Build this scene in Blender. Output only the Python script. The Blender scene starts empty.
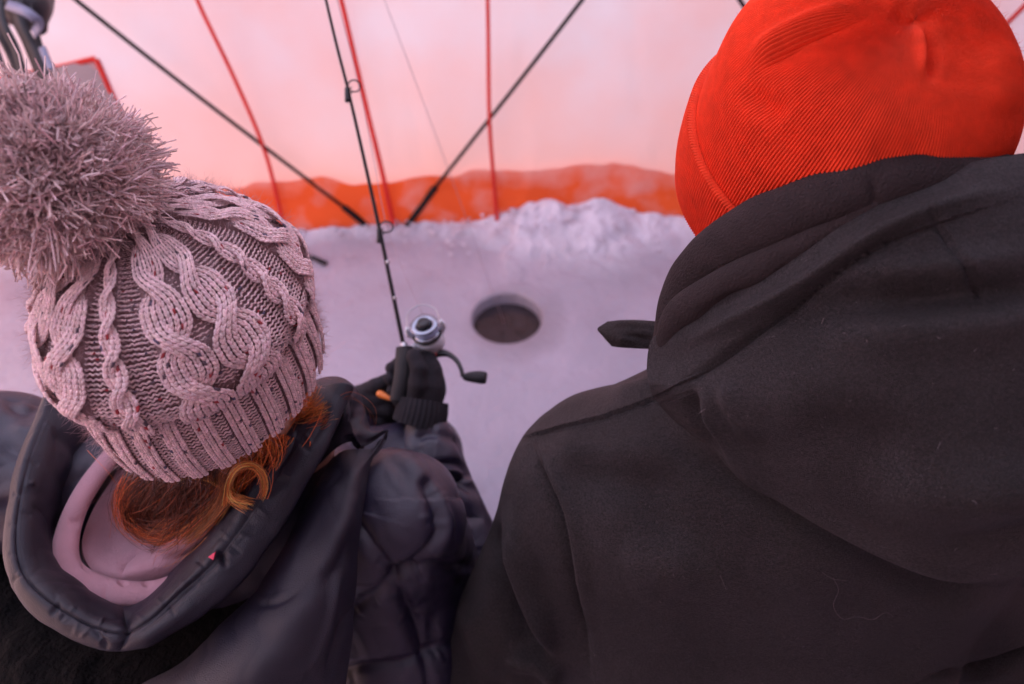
import bpy, math, random
import numpy as np
from mathutils import Vector
R = math.radians
rng = np.random.default_rng(7)
random.seed(7)
C = bpy.context.scene.collection
scene = bpy.context.scene

# ------------------------------------------------------------------ camera, light, exposure
FPX, CX, CY = 683.0, 512.0, 342.0
CAM = np.array([0.0, 0.0, 1.65]); PITCH = R(50)
FWD = np.array([0, math.cos(PITCH), -math.sin(PITCH)])
UP = np.array([0, math.sin(PITCH), math.cos(PITCH)])
RT = np.array([1.0, 0, 0])
cd = bpy.data.cameras.new('camera'); cam = bpy.data.objects.new('camera', cd); C.objects.link(cam)
cam.location = CAM; cam.rotation_euler = (R(90) - PITCH, 0, 0)
cd.sensor_width = 36; cd.lens = 36 * FPX / 1024; cd.clip_start = 0.02; cd.clip_end = 500
cd.dof.use_dof = True; cd.dof.focus_distance = 0.55; cd.dof.aperture_fstop = 4.0; cd.dof.aperture_blades = 7
scene.camera = cam
w = bpy.data.worlds.new('World'); scene.world = w; w.use_nodes = True
nt = w.node_tree; bg = nt.nodes['Background']
sky = nt.nodes.new('ShaderNodeTexSky'); sky.sky_type = 'NISHITA'; sky.sun_disc = False
SUN_EL, SUN_AZ = R(46), R(-64)      # azimuth measured from +Y clockwise: ahead and to the left, behind the tent cloth
sky.sun_elevation = SUN_EL; sky.sun_rotation = SUN_AZ
nt.links.new(sky.outputs[0], bg.inputs[0]); bg.inputs[1].default_value = 0.14
sd = bpy.data.lights.new('sun', 'SUN'); sd.energy = 4.0; sd.angle = R(0.5); sd.color = (1, .93, .84)
so = bpy.data.objects.new('sun', sd); C.objects.link(so)
sdir = Vector((math.sin(SUN_AZ) * math.cos(SUN_EL), math.cos(SUN_AZ) * math.cos(SUN_EL), math.sin(SUN_EL)))
so.rotation_euler = sdir.to_track_quat('Z', 'Y').to_euler(); so.location = (0, 0, 6)
scene.view_settings.view_transform = 'Standard'; scene.view_settings.look = 'None'
scene.view_settings.gamma = 1; scene.view_settings.exposure = 1.34
try: scene.view_settings.use_curve_mapping = False
except Exception: pass
scene.render.engine = 'CYCLES'
cy = scene.cycles
cy.max_bounces = 8; cy.diffuse_bounces = 5; cy.glossy_bounces = 3; cy.transmission_bounces = 6; cy.transparent_max_bounces = 6
cy.sample_clamp_indirect = 6; cy.use_denoising = True; cy.caustics_reflective = False; cy.caustics_refractive = False

# ------------------------------------------------------------------ helpers
def P(u, v, d):
    u = np.asarray(u, float); v = np.asarray(v, float); d = np.asarray(d, float)
    return CAM + d[..., None] * (FWD + ((u - CX) / FPX)[..., None] * RT + ((CY - v) / FPX)[..., None] * UP)
def PP(pts):
    a = np.array(pts, float); return P(a[:, 0], a[:, 1], a[:, 2])
def proj(p):
    q = p - CAM; d = q @ FWD
    return CX + FPX * (q @ RT) / d, CY - FPX * (q @ UP) / d, d
def P0(u, v):      # where the sight line meets the ice
    r = FWD + (u - CX) / FPX * RT + (CY - v) / FPX * UP
    return CAM + r * (CAM[2] / -r[2])
def cr(pts, n, closed=False):      # Catmull-Rom resample along axis 0
    a = np.asarray(pts, float); m = len(a)
    if closed: t = np.arange(n) / n * m
    else: t = np.linspace(0, m - 1, n)
    i = np.floor(t).astype(int)
    if not closed: i = np.minimum(i, m - 2)
    f = (t - i).reshape((-1,) + (1,) * (a.ndim - 1))
    if closed: g = lambda k: a[(i + k) % m]
    else:
        ext = np.concatenate([2 * a[:1] - a[1:2], a, 2 * a[-1:] - a[-2:-1]]); g = lambda k: ext[i + k + 1]
    p0, p1, p2, p3 = g(-1), g(0), g(1), g(2)
    return .5 * (2 * p1 + (p2 - p0) * f + (2 * p0 - 5 * p1 + 4 * p2 - p3) * f ** 2 + (3 * p1 - p0 - 3 * p2 + p3) * f ** 3)
def make_noise(seed, n=14):
    r = np.random.default_rng(seed); D = r.normal(size=(n, 3)); D /= np.linalg.norm(D, axis=1)[:, None]
    D *= r.uniform(.6, 1.6, n)[:, None]; ph = r.uniform(0, 6.28, n)
    def f(p, scale):
        q = p * scale; q = q + .6 * np.sin(q[:, [1, 2, 0]] * 1.3 + ph[:3])
        return np.sin(q @ D.T + ph).sum(1) / math.sqrt(n) * .9
    return f
N1, N2, N3 = make_noise(1), make_noise(2), make_noise(3)

def crumple(nf, amp=1.0):
    return lambda p, sc: np.abs(nf(p, sc)) - .7
def mesh_from(name, V, F, mat=None, parent=None, smooth=True, cols=None):
    V = np.asarray(V, np.float32); me = bpy.data.meshes.new(name)
    if isinstance(F, np.ndarray) and F.ndim == 2:
        k = F.shape[1]; me.vertices.add(len(V)); me.vertices.foreach_set('co', V.ravel())
        me.loops.add(F.size); me.loops.foreach_set('vertex_index', F.astype(np.int32).ravel())
        me.polygons.add(len(F)); me.polygons.foreach_set('loop_start', np.arange(len(F), dtype=np.int32) * k)
        try: me.polygons.foreach_set('loop_total', np.full(len(F), k, np.int32))
        except Exception: pass
        me.update(calc_edges=True); me.validate()
    else:
        me.from_pydata(V.tolist(), [], [list(f) for f in F]); me.update()
    if smooth: me.polygons.foreach_set('use_smooth', np.ones(len(me.polygons), bool))
    if cols is not None and len(cols) == len(me.vertices):
        at = me.color_attributes.new('yarn', 'FLOAT_COLOR', 'POINT')
        at.data.foreach_set('color', np.concatenate([cols, np.ones((len(cols), 1))], 1).astype(np.float32).ravel())
    o = bpy.data.objects.new(name, me); C.objects.link(o)
    if mat: me.materials.append(mat)
    if parent: o.parent = parent
    return o
def local(o_parent, V): return V
def thing(name, label, cat, group=None, loc=None):
    o = bpy.data.objects.new(name, None); C.objects.link(o); o.empty_display_size = .1
    o['label'] = label; o['category'] = cat
    if group: o['group'] = group
    return o
def grid_faces(nr, nc, cr_=False, cc=False):
    i = np.arange(nr if cr_ else nr - 1); j = np.arange(nc if cc else nc - 1)
    I, J = np.meshgrid(i, j, indexing='ij'); I = I.ravel(); J = J.ravel()
    I2 = (I + 1) % nr; J2 = (J + 1) % nc
    return np.stack([I * nc + J, I * nc + J2, I2 * nc + J2, I2 * nc + J], 1)
def grid_normals(G, cr_=False, cc=False):
    def diff(a, ax, c):
        if c: return np.roll(a, -1, ax) - np.roll(a, 1, ax)
        return np.gradient(a, axis=ax)
    n = np.cross(diff(G, 1, cc), diff(G, 0, cr_)); n /= np.linalg.norm(n, axis=-1)[..., None] + 1e-12
    return n
def vnormals(V, F):
    a = V[F[:, 2]] - V[F[:, 0]]; b = V[F[:, 3]] - V[F[:, 1]]; n = np.cross(a, b); N = np.zeros_like(V)
    for k in range(4): np.add.at(N, F[:, k], n)
    return N / (np.linalg.norm(N, axis=1)[:, None] + 1e-12)
def seg_dist(u, v, line):      # distance to a polyline in the plane, signed, plus parameter 0..1
    L = cr(np.array(line, float), max(12, 6 * len(line))); best = np.full(u.shape, 1e9); sg = np.zeros(u.shape); tt = np.zeros(u.shape)
    m = len(L) - 1
    lo = L.min(0) - 60; hi = L.max(0) + 60; idx = np.where((u > lo[0]) & (u < hi[0]) & (v > lo[1]) & (v < hi[1]))[0]
    uu, vv = u[idx], v[idx]; b = best[idx]; s_ = sg[idx]; t_ = tt[idx]
    for k in range(m):
        a = L[k]; e = L[k + 1] - a; q = np.clip(((uu - a[0]) * e[0] + (vv - a[1]) * e[1]) / (e @ e + 1e-9), 0, 1)
        dx = uu - a[0] - q * e[0]; dy = vv - a[1] - q * e[1]; d = np.hypot(dx, dy); c = d < b
        b[c] = d[c]; s_[c] = np.sign(e[0] * dy - e[1] * dx)[c]; t_[c] = ((k + q) / m)[c]
    best[idx] = b; sg[idx] = s_; tt[idx] = t_
    return best, sg, tt
def folds(V, N, specs):
    """model cloth folds: each spec = (kind, polyline, width, height in mm); the lines are traced on the cloth seen from behind"""
    u, v, d = proj(V); facing = np.clip(-((V - CAM) / d[:, None] * N).sum(1) * 3, 0, 1); off = np.zeros(len(V))
    for kind, line, wd, amp in specs:
        D, sg, t = seg_dist(u, v, line); q_ = np.clip(np.minimum(t, 1 - t) * 3 + (0 if kind != 'step' else .5), 0, 1); fade = q_ * q_ * (3 - 2 * q_); A = amp * .001
        x = D / wd
        if kind == 'ridge': off += A * np.exp(-x * x) * fade
        elif kind == 'groove': off -= A * np.exp(-x * x) * fade
        elif kind == 'sharp': off -= A * np.exp(-x) * fade
        elif kind == 'puff': off += A * (1 - np.exp(-x)) * np.exp(-x * .3) * fade - A * .6 * np.exp(-(x * 3) ** 2)
        elif kind == 'step': off += A * np.where(sg > 0, 1, 0) * np.exp(-x * .5) * fade
    return V + N * (off * facing)[:, None]

def puckers(line, n, lo, hi, wd=(1.6, 3.0), amp=(.5, 1.1)):
    p = cr(np.array(line, float), 200); t = np.gradient(p, axis=0); out = []
    for i in range(n):
        k = int(rng.uniform(.03, .97) * 199); q = p[k]; tt = t[k] / np.linalg.norm(t[k]); nr = np.array([-tt[1], tt[0]]) * rng.choice([-1, 1]) * rng.uniform(lo, hi); sk = tt * rng.normal() * 4
        out.append((rng.choice(['groove', 'ridge']), [tuple(q - nr * .05), tuple(q + nr * .5 + sk * .4), tuple(q + nr + sk)], rng.uniform(*wd), rng.uniform(*amp)))
    return out
# --- signed-distance modelling
class Field:
    def __init__(s, lo, hi, h):
        s.lo = np.array(lo, float); s.h = h; n = np.ceil((np.array(hi) - s.lo) / h).astype(int) + 1
        ax = [(s.lo[i] + h * np.arange(n[i])).astype(np.float32) for i in range(3)]
        s.X, s.Y, s.Z = np.meshgrid(*ax, indexing='ij', sparse=True); s.F = np.full(tuple(n), 10, np.float32)
    def cone(s, a, b, ra, rb):
        a = np.array(a, np.float32); b = np.array(b, np.float32); e = b - a; x = s.X - a[0]; y = s.Y - a[1]; z = s.Z - a[2]
        t = np.clip((x * e[0] + y * e[1] + z * e[2]) / float(e @ e + 1e-12), 0, 1)
        return np.sqrt((x - t * e[0]) ** 2 + (y - t * e[1]) ** 2 + (z - t * e[2]) ** 2) - (ra + (rb - ra) * t)
    def ell(s, c, r, rot=None):
        c = np.array(c, float); x = s.X - c[0]; y = s.Y - c[1]; z = s.Z - c[2]
        if rot is not None:
            M = np.array(rot).astype(np.float32); x, y, z = (M[i, 0] * x + M[i, 1] * y + M[i, 2] * z for i in range(3))
        k0 = np.sqrt((x / r[0]) ** 2 + (y / r[1]) ** 2 + (z / r[2]) ** 2)
        k1 = np.sqrt((x / r[0] ** 2) ** 2 + (y / r[1] ** 2) ** 2 + (z / r[2] ** 2) ** 2) + 1e-6
        return (k0 * (k0 - 1) / k1).astype(np.float32)
    def add(s, D, k=.02):
        if k <= 0: s.F = np.minimum(s.F, D); return
        hh = np.clip(.5 + .5 * (s.F - D) / k, 0, 1); s.F = (s.F * (1 - hh) + D * hh - k * hh * (1 - hh)).astype(np.float32)
    def sub(s, D, k=.01):
        hh = np.clip(.5 - .5 * (s.F + D) / k, 0, 1); s.F = (s.F * (1 - hh) - D * hh + k * hh * (1 - hh)).astype(np.float32)
    def chain(s, pts, k=.02, own=.0):
        for (a, ra), (b, rb) in zip(pts[:-1], pts[1:]): s.add(s.cone(a, b, ra, rb), k)
    def nets(s):
        F = s.F; S = F < 0; nx, ny, nz = F.shape
        cnt = np.zeros((nx - 1, ny - 1, nz - 1), np.int8)
        for dx in (0, 1):
            for dy in (0, 1):
                for dz in (0, 1): cnt += S[dx:nx - 1 + dx, dy:ny - 1 + dy, dz:nz - 1 + dz]
        act = (cnt > 0) & (cnt < 8); I = np.argwhere(act); idx = -np.ones(act.shape, np.int32); idx[tuple(I.T)] = np.arange(len(I))
        cs = [(a, b, c) for a in (0, 1) for b in (0, 1) for c in (0, 1)]
        vals = {c: F[I[:, 0] + c[0], I[:, 1] + c[1], I[:, 2] + c[2]] for c in cs}
        acc = np.zeros((len(I), 3)); n = np.zeros(len(I))
        for a in cs:
            for ax in range(3):
                if a[ax] == 0:
                    b = list(a); b[ax] = 1; b = tuple(b); f0, f1 = vals[a], vals[b]; m = (f0 < 0) != (f1 < 0)
                    t = f0 / np.where(m, f0 - f1, 1); p = np.tile(np.array(a, float), (len(I), 1)); p[:, ax] = t
                    acc[m] += p[m]; n[m] += 1
        V = s.lo + (I + acc / n[:, None]) * s.h; quads = []
        for ax in range(3):
            sl0 = [slice(None)] * 3; sl1 = [slice(None)] * 3; sl0[ax] = slice(0, -1); sl1[ax] = slice(1, None)
            a, b = S[tuple(sl0)], S[tuple(sl1)]; E = np.argwhere(a != b); o1, o2 = (ax + 1) % 3, (ax + 2) % 3
            E = E[(E[:, o1] > 0) & (E[:, o2] > 0) & (E[:, o1] < F.shape[o1] - 1) & (E[:, o2] < F.shape[o2] - 1)]
            def g(k1, k2):
                q = E.copy(); q[:, o1] -= k1; q[:, o2] -= k2; return idx[tuple(q.T)]
            q = np.stack([g(1, 1), g(0, 1), g(0, 0), g(1, 0)], 1); flip = ~a[tuple(E.T)]
            q[flip] = q[flip][:, ::-1]; quads.append(q)
        return V, np.concatenate(quads)
def subdiv(V, F, mat=None, levels=1):
    o = mesh_from('tmp', V, F); m = o.modifiers.new('s', 'SUBSURF'); m.levels = levels
    dg = bpy.context.evaluated_depsgraph_get(); me = o.evaluated_get(dg).to_mesh()
    V2 = np.empty(len(me.vertices) * 3, np.float32); me.vertices.foreach_get('co', V2); F2 = np.empty(len(me.loops), np.int32); me.loops.foreach_get('vertex_index', F2)
    o.evaluated_get(dg).to_mesh_clear(); d = o.data; bpy.data.objects.remove(o); bpy.data.meshes.remove(d)
    return V2.reshape(-1, 3).astype(float), F2.reshape(-1, 4)

# --- tubes (many at once) : paths (n, m, 3), radius (n, m)
def tubes(paths, rad, sides=5, cap=True):
    paths = np.asarray(paths, float); n, m, _ = paths.shape; rad = np.broadcast_to(np.asarray(rad, float), (n, m))
    T = np.gradient(paths, axis=1); T /= np.linalg.norm(T, axis=2)[..., None] + 1e-12
    ref = np.where(np.abs(T[:, :1, 2:3]) > .9, np.array([1., 0, 0]), np.array([0, 0, 1.])); ref = np.broadcast_to(ref, T.shape)
    # one reference per tube, made perpendicular to its mean direction, avoids twists
    A = ref - (ref * T).sum(2)[..., None] * T; A /= np.linalg.norm(A, axis=2)[..., None] + 1e-9; B = np.cross(T, A)
    th = np.arange(sides) / sides * 2 * np.pi
    V = paths[:, :, None, :] + rad[:, :, None, None] * (np.cos(th)[:, None] * A[:, :, None, :] + np.sin(th)[:, None] * B[:, :, None, :])
    base = grid_faces(m, sides, cc=True)
    F = (base[None] + (np.arange(n) * m * sides)[:, None, None]).reshape(-1, 4)[:, ::-1]
    return V.reshape(-1, 3), F
def tube(name, pts, r, mat, parent=None, sides=10, n=40, smooth=True):
    p = cr(pts, n); rr = cr(np.atleast_1d(r).astype(float)[:, None], n)[:, 0] if np.ndim(r) and len(np.atleast_1d(r)) > 1 else np.full(n, float(np.atleast_1d(r)[0]))
    p2 = np.concatenate([p[:1], p, p[-1:]]); eps = 1e-5
    rr = np.concatenate([[eps], rr, [eps]]); p2[0] -= (p[1] - p[0]) * .01; p2[-1] += (p[-1] - p[-2]) * .01
    V, F = tubes(p2[None], rr[None], sides); return mesh_from(name, V, F, mat, parent, smooth)
def join(*VF):
    Vs, Fs, o = [], [], 0
    for V, F in VF: Vs.append(V); Fs.append(F + o); o += len(V)
    return np.concatenate(Vs), np.concatenate(Fs)
def loft(rows, nr, nc, closed_c=False):
    a = np.array(rows, float); W = P(a[..., 0], a[..., 1], a[..., 2])
    W = cr(W, nr); W = np.swapaxes(cr(np.swapaxes(W, 0, 1), nc, closed_c), 0, 1); return W
def sheet(name, G, mat, parent, thick=.004, specs=(), noise=(), closed_c=False):
    """a thick cloth sheet from a grid of points; outer side faces the viewer"""
    N = grid_normals(G, cc=closed_c); sh = G.shape; V = G.reshape(-1, 3); Nn = N.reshape(-1, 3)
    mid = Nn[len(Nn) // 2]
    if ((V - CAM) * Nn).sum(1).mean() > 0: Nn = -Nn; flip = True
    else: flip = False
    for nf, sc, am in noise: V = V + Nn * (nf(V, sc) * am)[:, None]
    if specs: V = folds(V, Nn, specs)
    nr, nc = sh[0], sh[1]; back = V - Nn * thick; F = grid_faces(nr, nc, cc=closed_c); F2 = F[:, ::-1] + len(V)
    rim = []
    def strip(ids):
        a = ids[:-1]; b = ids[1:]; rim.append(np.stack([a, b, b + len(V), a + len(V)], 1)[:, ::-1])
    I = np.arange(nr * nc).reshape(nr, nc)
    r0 = I[0]; r1 = I[-1][::-1]
    if closed_c: r0 = np.append(r0, r0[0]); r1 = np.append(r1, r1[0]); strip(r0); strip(r1)
    else: strip(r0); strip(I[:, -1]); strip(r1); strip(I[:, 0][::-1])
    FF = np.concatenate([F, F2] + rim)
    if not flip: FF = FF[:, ::-1]
    return mesh_from(name, np.concatenate([V, back]), FF, mat, parent)

# ------------------------------------------------------------------ materials
def mat(name, col, rough=.7, metal=0, bump=(), var=0, var_scale=30, sheen=0, spec=.5, coat=0, attr=False, hue2=None, trans=0, grain=0):
    m = bpy.data.materials.new(name); m.use_nodes = True; t = m.node_tree; b = t.nodes['Principled BSDF']; L = t.links.new
    b.inputs['Base Color'].default_value = (*col, 1); b.inputs['Roughness'].default_value = rough; b.inputs['Metallic'].default_value = metal
    b.inputs['Specular IOR Level'].default_value = spec; b.inputs['Coat Weight'].default_value = coat
    if sheen: b.inputs['Sheen Weight'].default_value = sheen; b.inputs['Sheen Roughness'].default_value = .3; b.inputs['Sheen Tint'].default_value = (*[min(1, c * 2 + .3) for c in col], 1)
    tc = t.nodes.new('ShaderNodeTexCoord'); src = None
    if attr:
        a = t.nodes.new('ShaderNodeAttribute'); a.attribute_name = 'yarn'; L(a.outputs['Color'], b.inputs['Base Color']); src = a.outputs['Color']
    if var or hue2:
        n = t.nodes.new('ShaderNodeTexNoise'); n.inputs['Scale'].default_value = var_scale; n.inputs['Detail'].default_value = 5; L(tc.outputs['Object'], n.inputs['Vector'])
        r = t.nodes.new('ShaderNodeMapRange'); L(n.outputs['Fac'], r.inputs[0]); r.inputs[1].default_value = .3; r.inputs[2].default_value = .7
        mx = t.nodes.new('ShaderNodeMix'); mx.data_type = 'RGBA'; L(r.outputs[0], mx.inputs[0])
        c2 = hue2 or tuple(c * (1 + var) for c in col); c1 = col if hue2 else tuple(c * (1 - var) for c in col)
        if attr:
            mx.blend_type = 'MULTIPLY'; mx.inputs[0].default_value = 1; t.links.remove(mx.inputs[0].links[0]); r.inputs[3].default_value = 1 - var; r.inputs[4].default_value = 1 + var
            L(src, mx.inputs[6]); L(r.outputs[0], mx.inputs[7])
        else: mx.inputs[6].default_value = (*c1, 1); mx.inputs[7].default_value = (*c2, 1)
        L(mx.outputs[2], b.inputs['Base Color'])
    if grain:      # heathered threads of the cloth itself
        n = t.nodes.new('ShaderNodeTexNoise'); n.inputs['Scale'].default_value = 560; n.inputs['Detail'].default_value = 3; L(tc.outputs['Object'], n.inputs['Vector'])
        r = t.nodes.new('ShaderNodeMapRange'); L(n.outputs['Fac'], r.inputs[0]); r.inputs[1].default_value = .35; r.inputs[2].default_value = .65; r.inputs[3].default_value = 1 - grain; r.inputs[4].default_value = 1 + grain
        mg = t.nodes.new('ShaderNodeMix'); mg.data_type = 'RGBA'; mg.blend_type = 'MULTIPLY'; mg.inputs[0].default_value = 1
        if b.inputs['Base Color'].links: L(b.inputs['Base Color'].links[0].from_socket, mg.inputs[6])
        else: mg.inputs[6].default_value = (*col, 1)
        L(r.outputs[0], mg.inputs[7]); L(mg.outputs[2], b.inputs['Base Color'])
    prev = None
    for (kind, scale, dist) in bump:
        bp = t.nodes.new('ShaderNodeBump'); bp.inputs['Distance'].default_value = dist; bp.inputs['Strength'].default_value = 1
        if kind == 'noise':
            n = t.nodes.new('ShaderNodeTexNoise'); n.inputs['Scale'].default_value = scale; n.inputs['Detail'].default_value = 4; L(tc.outputs['Object'], n.inputs['Vector']); L(n.outputs['Fac'], bp.inputs['Height'])
        elif kind == 'wrinkle':
            mp = t.nodes.new('ShaderNodeMapping'); mp.inputs['Rotation'].default_value = (.4, .3, .7); mp.inputs['Scale'].default_value = (1, .28, .5); L(tc.outputs['Object'], mp.inputs[0])
            n = t.nodes.new('ShaderNodeTexNoise'); n.inputs['Scale'].default_value = scale; n.inputs['Detail'].default_value = 3; n.inputs['Distortion'].default_value = .8
            if hasattr(n, 'noise_type'): n.noise_type = 'RIDGED_MULTIFRACTAL'; n.normalize = True
            L(mp.outputs[0], n.inputs['Vector']); L(n.outputs['Fac'], bp.inputs['Height'])
        elif kind == 'weave':
            wv = t.nodes.new('ShaderNodeTexWave'); wv.inputs['Scale'].default_value = scale; wv.inputs['Distortion'].default_value = 1.5; wv.inputs['Detail'].default_value = 2; L(tc.outputs['Object'], wv.inputs['Vector']); L(wv.outputs['Fac'], bp.inputs['Height'])
        if prev: L(prev.outputs[0], bp.inputs['Normal'])
        prev = bp
    if prev: L(prev.outputs[0], b.inputs['Normal'])
    return m
def cloth_trans(name, col, k=.5, col2=None, scale=3, frost=0, fade=None):
    m = mat(name, col, .65, var=.06, var_scale=3 if col2 else 4, hue2=col2, bump=(('wrinkle', 4, .03), ('noise', 60, .0008))); t = m.node_tree; L = t.links.new; b = t.nodes['Principled BSDF']; out = t.nodes['Material Output']
    b.inputs['Specular IOR Level'].default_value = .25
    tr = t.nodes.new('ShaderNodeBsdfTranslucent'); mx = t.nodes.new('ShaderNodeMixShader'); mx.inputs[0].default_value = k
    csrc = b.inputs['Base Color'].links[0].from_socket
    if frost:
        tc = t.nodes.new('ShaderNodeTexCoord'); n = t.nodes.new('ShaderNodeTexNoise'); n.inputs['Scale'].default_value = 9; n.inputs['Detail'].default_value = 6; L(tc.outputs['Object'], n.inputs['Vector'])
        r = t.nodes.new('ShaderNodeMapRange'); r.inputs[1].default_value = .5; r.inputs[2].default_value = .72; r.inputs[4].default_value = frost; L(n.outputs['Fac'], r.inputs[0])
        m2 = t.nodes.new('ShaderNodeMix'); m2.data_type = 'RGBA'; L(r.outputs[0], m2.inputs[0]); L(csrc, m2.inputs[6]); m2.inputs[7].default_value = (.8, .7, .72, 1); csrc = m2.outputs[2]; L(csrc, b.inputs['Base Color'])
    if fade:      # glow painted into the cloth colour, blended by height
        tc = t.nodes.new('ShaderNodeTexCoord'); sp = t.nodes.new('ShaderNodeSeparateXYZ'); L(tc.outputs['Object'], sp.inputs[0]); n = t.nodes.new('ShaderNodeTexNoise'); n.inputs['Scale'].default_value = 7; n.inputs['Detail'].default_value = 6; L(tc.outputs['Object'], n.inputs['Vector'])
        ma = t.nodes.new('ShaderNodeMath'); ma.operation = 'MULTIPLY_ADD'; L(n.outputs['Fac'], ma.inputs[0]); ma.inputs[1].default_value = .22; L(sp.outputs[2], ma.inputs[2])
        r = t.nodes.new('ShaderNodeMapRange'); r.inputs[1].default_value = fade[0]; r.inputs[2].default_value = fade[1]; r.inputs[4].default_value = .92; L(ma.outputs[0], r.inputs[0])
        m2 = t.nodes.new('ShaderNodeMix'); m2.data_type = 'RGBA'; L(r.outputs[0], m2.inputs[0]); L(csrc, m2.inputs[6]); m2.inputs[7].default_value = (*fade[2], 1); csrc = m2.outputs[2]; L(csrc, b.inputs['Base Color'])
    L(csrc, tr.inputs['Color']); L(b.outputs[0], mx.inputs[1]); L(tr.outputs[0], mx.inputs[2]); L(mx.outputs[0], out.inputs['Surface'])
    return m
# ------------------------------------------------------------------ setting: ice, water, tent
M_black = mat('black_pole', (.008, .008, .01), .5, spec=.2)
M_seam = cloth_trans('seam_tape', (.75, .06, .05), .35)
M_wall = cloth_trans('tent_fabric', (.74, .44, .43), .35, col2=(.69, .56, .60), fade=(.78, .28, (.80, .41, .35)))  # fade paints the peach glow near the wall foot into the colour
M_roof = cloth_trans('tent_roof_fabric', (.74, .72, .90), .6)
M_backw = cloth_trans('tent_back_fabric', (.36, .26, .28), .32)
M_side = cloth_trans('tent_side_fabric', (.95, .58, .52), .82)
M_skirt = cloth_trans('tent_skirt', (.88, .17, .045), .45, frost=.38, fade=(.29, .42, (.86, .62, .60)))  # fade paints a soft pale glow along the upper edge

HOLE = P0(507, 317); HR = .116
K = P0(392, 224); LB = P0(0, 262); RB = P0(1050, 236)
def ice_mat():
    m = mat('ice', (.31, .305, .38), .24, bump=(('noise', 5, .02), ('noise', 55, .004), ('noise', 300, .001)), var_scale=2.2, hue2=(.43, .41, .51), spec=.5)
    t = m.node_tree; L = t.links.new; b = t.nodes['Principled BSDF']; src = b.inputs['Base Color'].links[0].from_socket
    tc = t.nodes.new('ShaderNodeTexCoord')
    # white powder and slush where the surface rises above the ice; wet grey ring round the hole
    sp = t.nodes.new('ShaderNodeSeparateXYZ'); L(tc.outputs['Object'], sp.inputs[0]); r = t.nodes.new('ShaderNodeMapRange'); r.inputs[1].default_value = .006; r.inputs[2].default_value = .05; L(sp.outputs[2], r.inputs[0])
    n = t.nodes.new('ShaderNodeTexNoise'); n.inputs['Scale'].default_value = 14; n.inputs['Detail'].default_value = 7; L(tc.outputs['Object'], n.inputs['Vector'])
    mm = t.nodes.new('ShaderNodeMath'); mm.operation = 'MULTIPLY'; r2 = t.nodes.new('ShaderNodeMapRange'); r2.inputs[1].default_value = .35; r2.inputs[2].default_value = .6; r2.inputs[3].default_value = .45; L(n.outputs['Fac'], r2.inputs[0]); L(r.outputs[0], mm.inputs[0]); L(r2.outputs[0], mm.inputs[1])
    mx = t.nodes.new('ShaderNodeMix'); mx.data_type = 'RGBA'; L(mm.outputs[0], mx.inputs[0]); L(src, mx.inputs[6]); mx.inputs[7].default_value = (.70, .69, .80, 1)
    d = t.nodes.new('ShaderNodeVectorMath'); d.operation = 'DISTANCE'; L(tc.outputs['Object'], d.inputs[0]); d.inputs[1].default_value = (HOLE[0] + .025, HOLE[1] - .02, 0)
    nz = t.nodes.new('ShaderNodeTexNoise'); nz.inputs['Scale'].default_value = 9; nz.inputs['Detail'].default_value = 4; L(tc.outputs['Object'], nz.inputs['Vector'])
    ad = t.nodes.new('ShaderNodeMath'); ad.operation = 'MULTIPLY_ADD'; L(nz.outputs['Fac'], ad.inputs[0]); ad.inputs[1].default_value = .09; L(d.outputs['Value'], ad.inputs[2])
    r3 = t.nodes.new('ShaderNodeMapRange'); r3.inputs[1].default_value = .14; r3.inputs[2].default_value = .23; r3.inputs[3].default_value = .55; r3.inputs[4].default_value = 0; L(ad.outputs[0], r3.inputs[0])
    m3 = t.nodes.new('ShaderNodeMix'); m3.data_type = 'RGBA'; L(r3.outputs[0], m3.inputs[0]); L(mx.outputs[2], m3.inputs[6]); m3.inputs[7].default_value = (.2, .17, .2, 1)
    L(m3.outputs[2], b.inputs['Base Color']); return m
def wall_y(x):     # plan line of the front walls
    x = np.asarray(x, float)
    return np.where(x < K[0], K[1] + (LB[1] - K[1]) * (x - K[0]) / (LB[0] - K[0]), K[1] + (RB[1] - K[1]) * (x - K[0]) / (RB[0] - K[0]))
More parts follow.
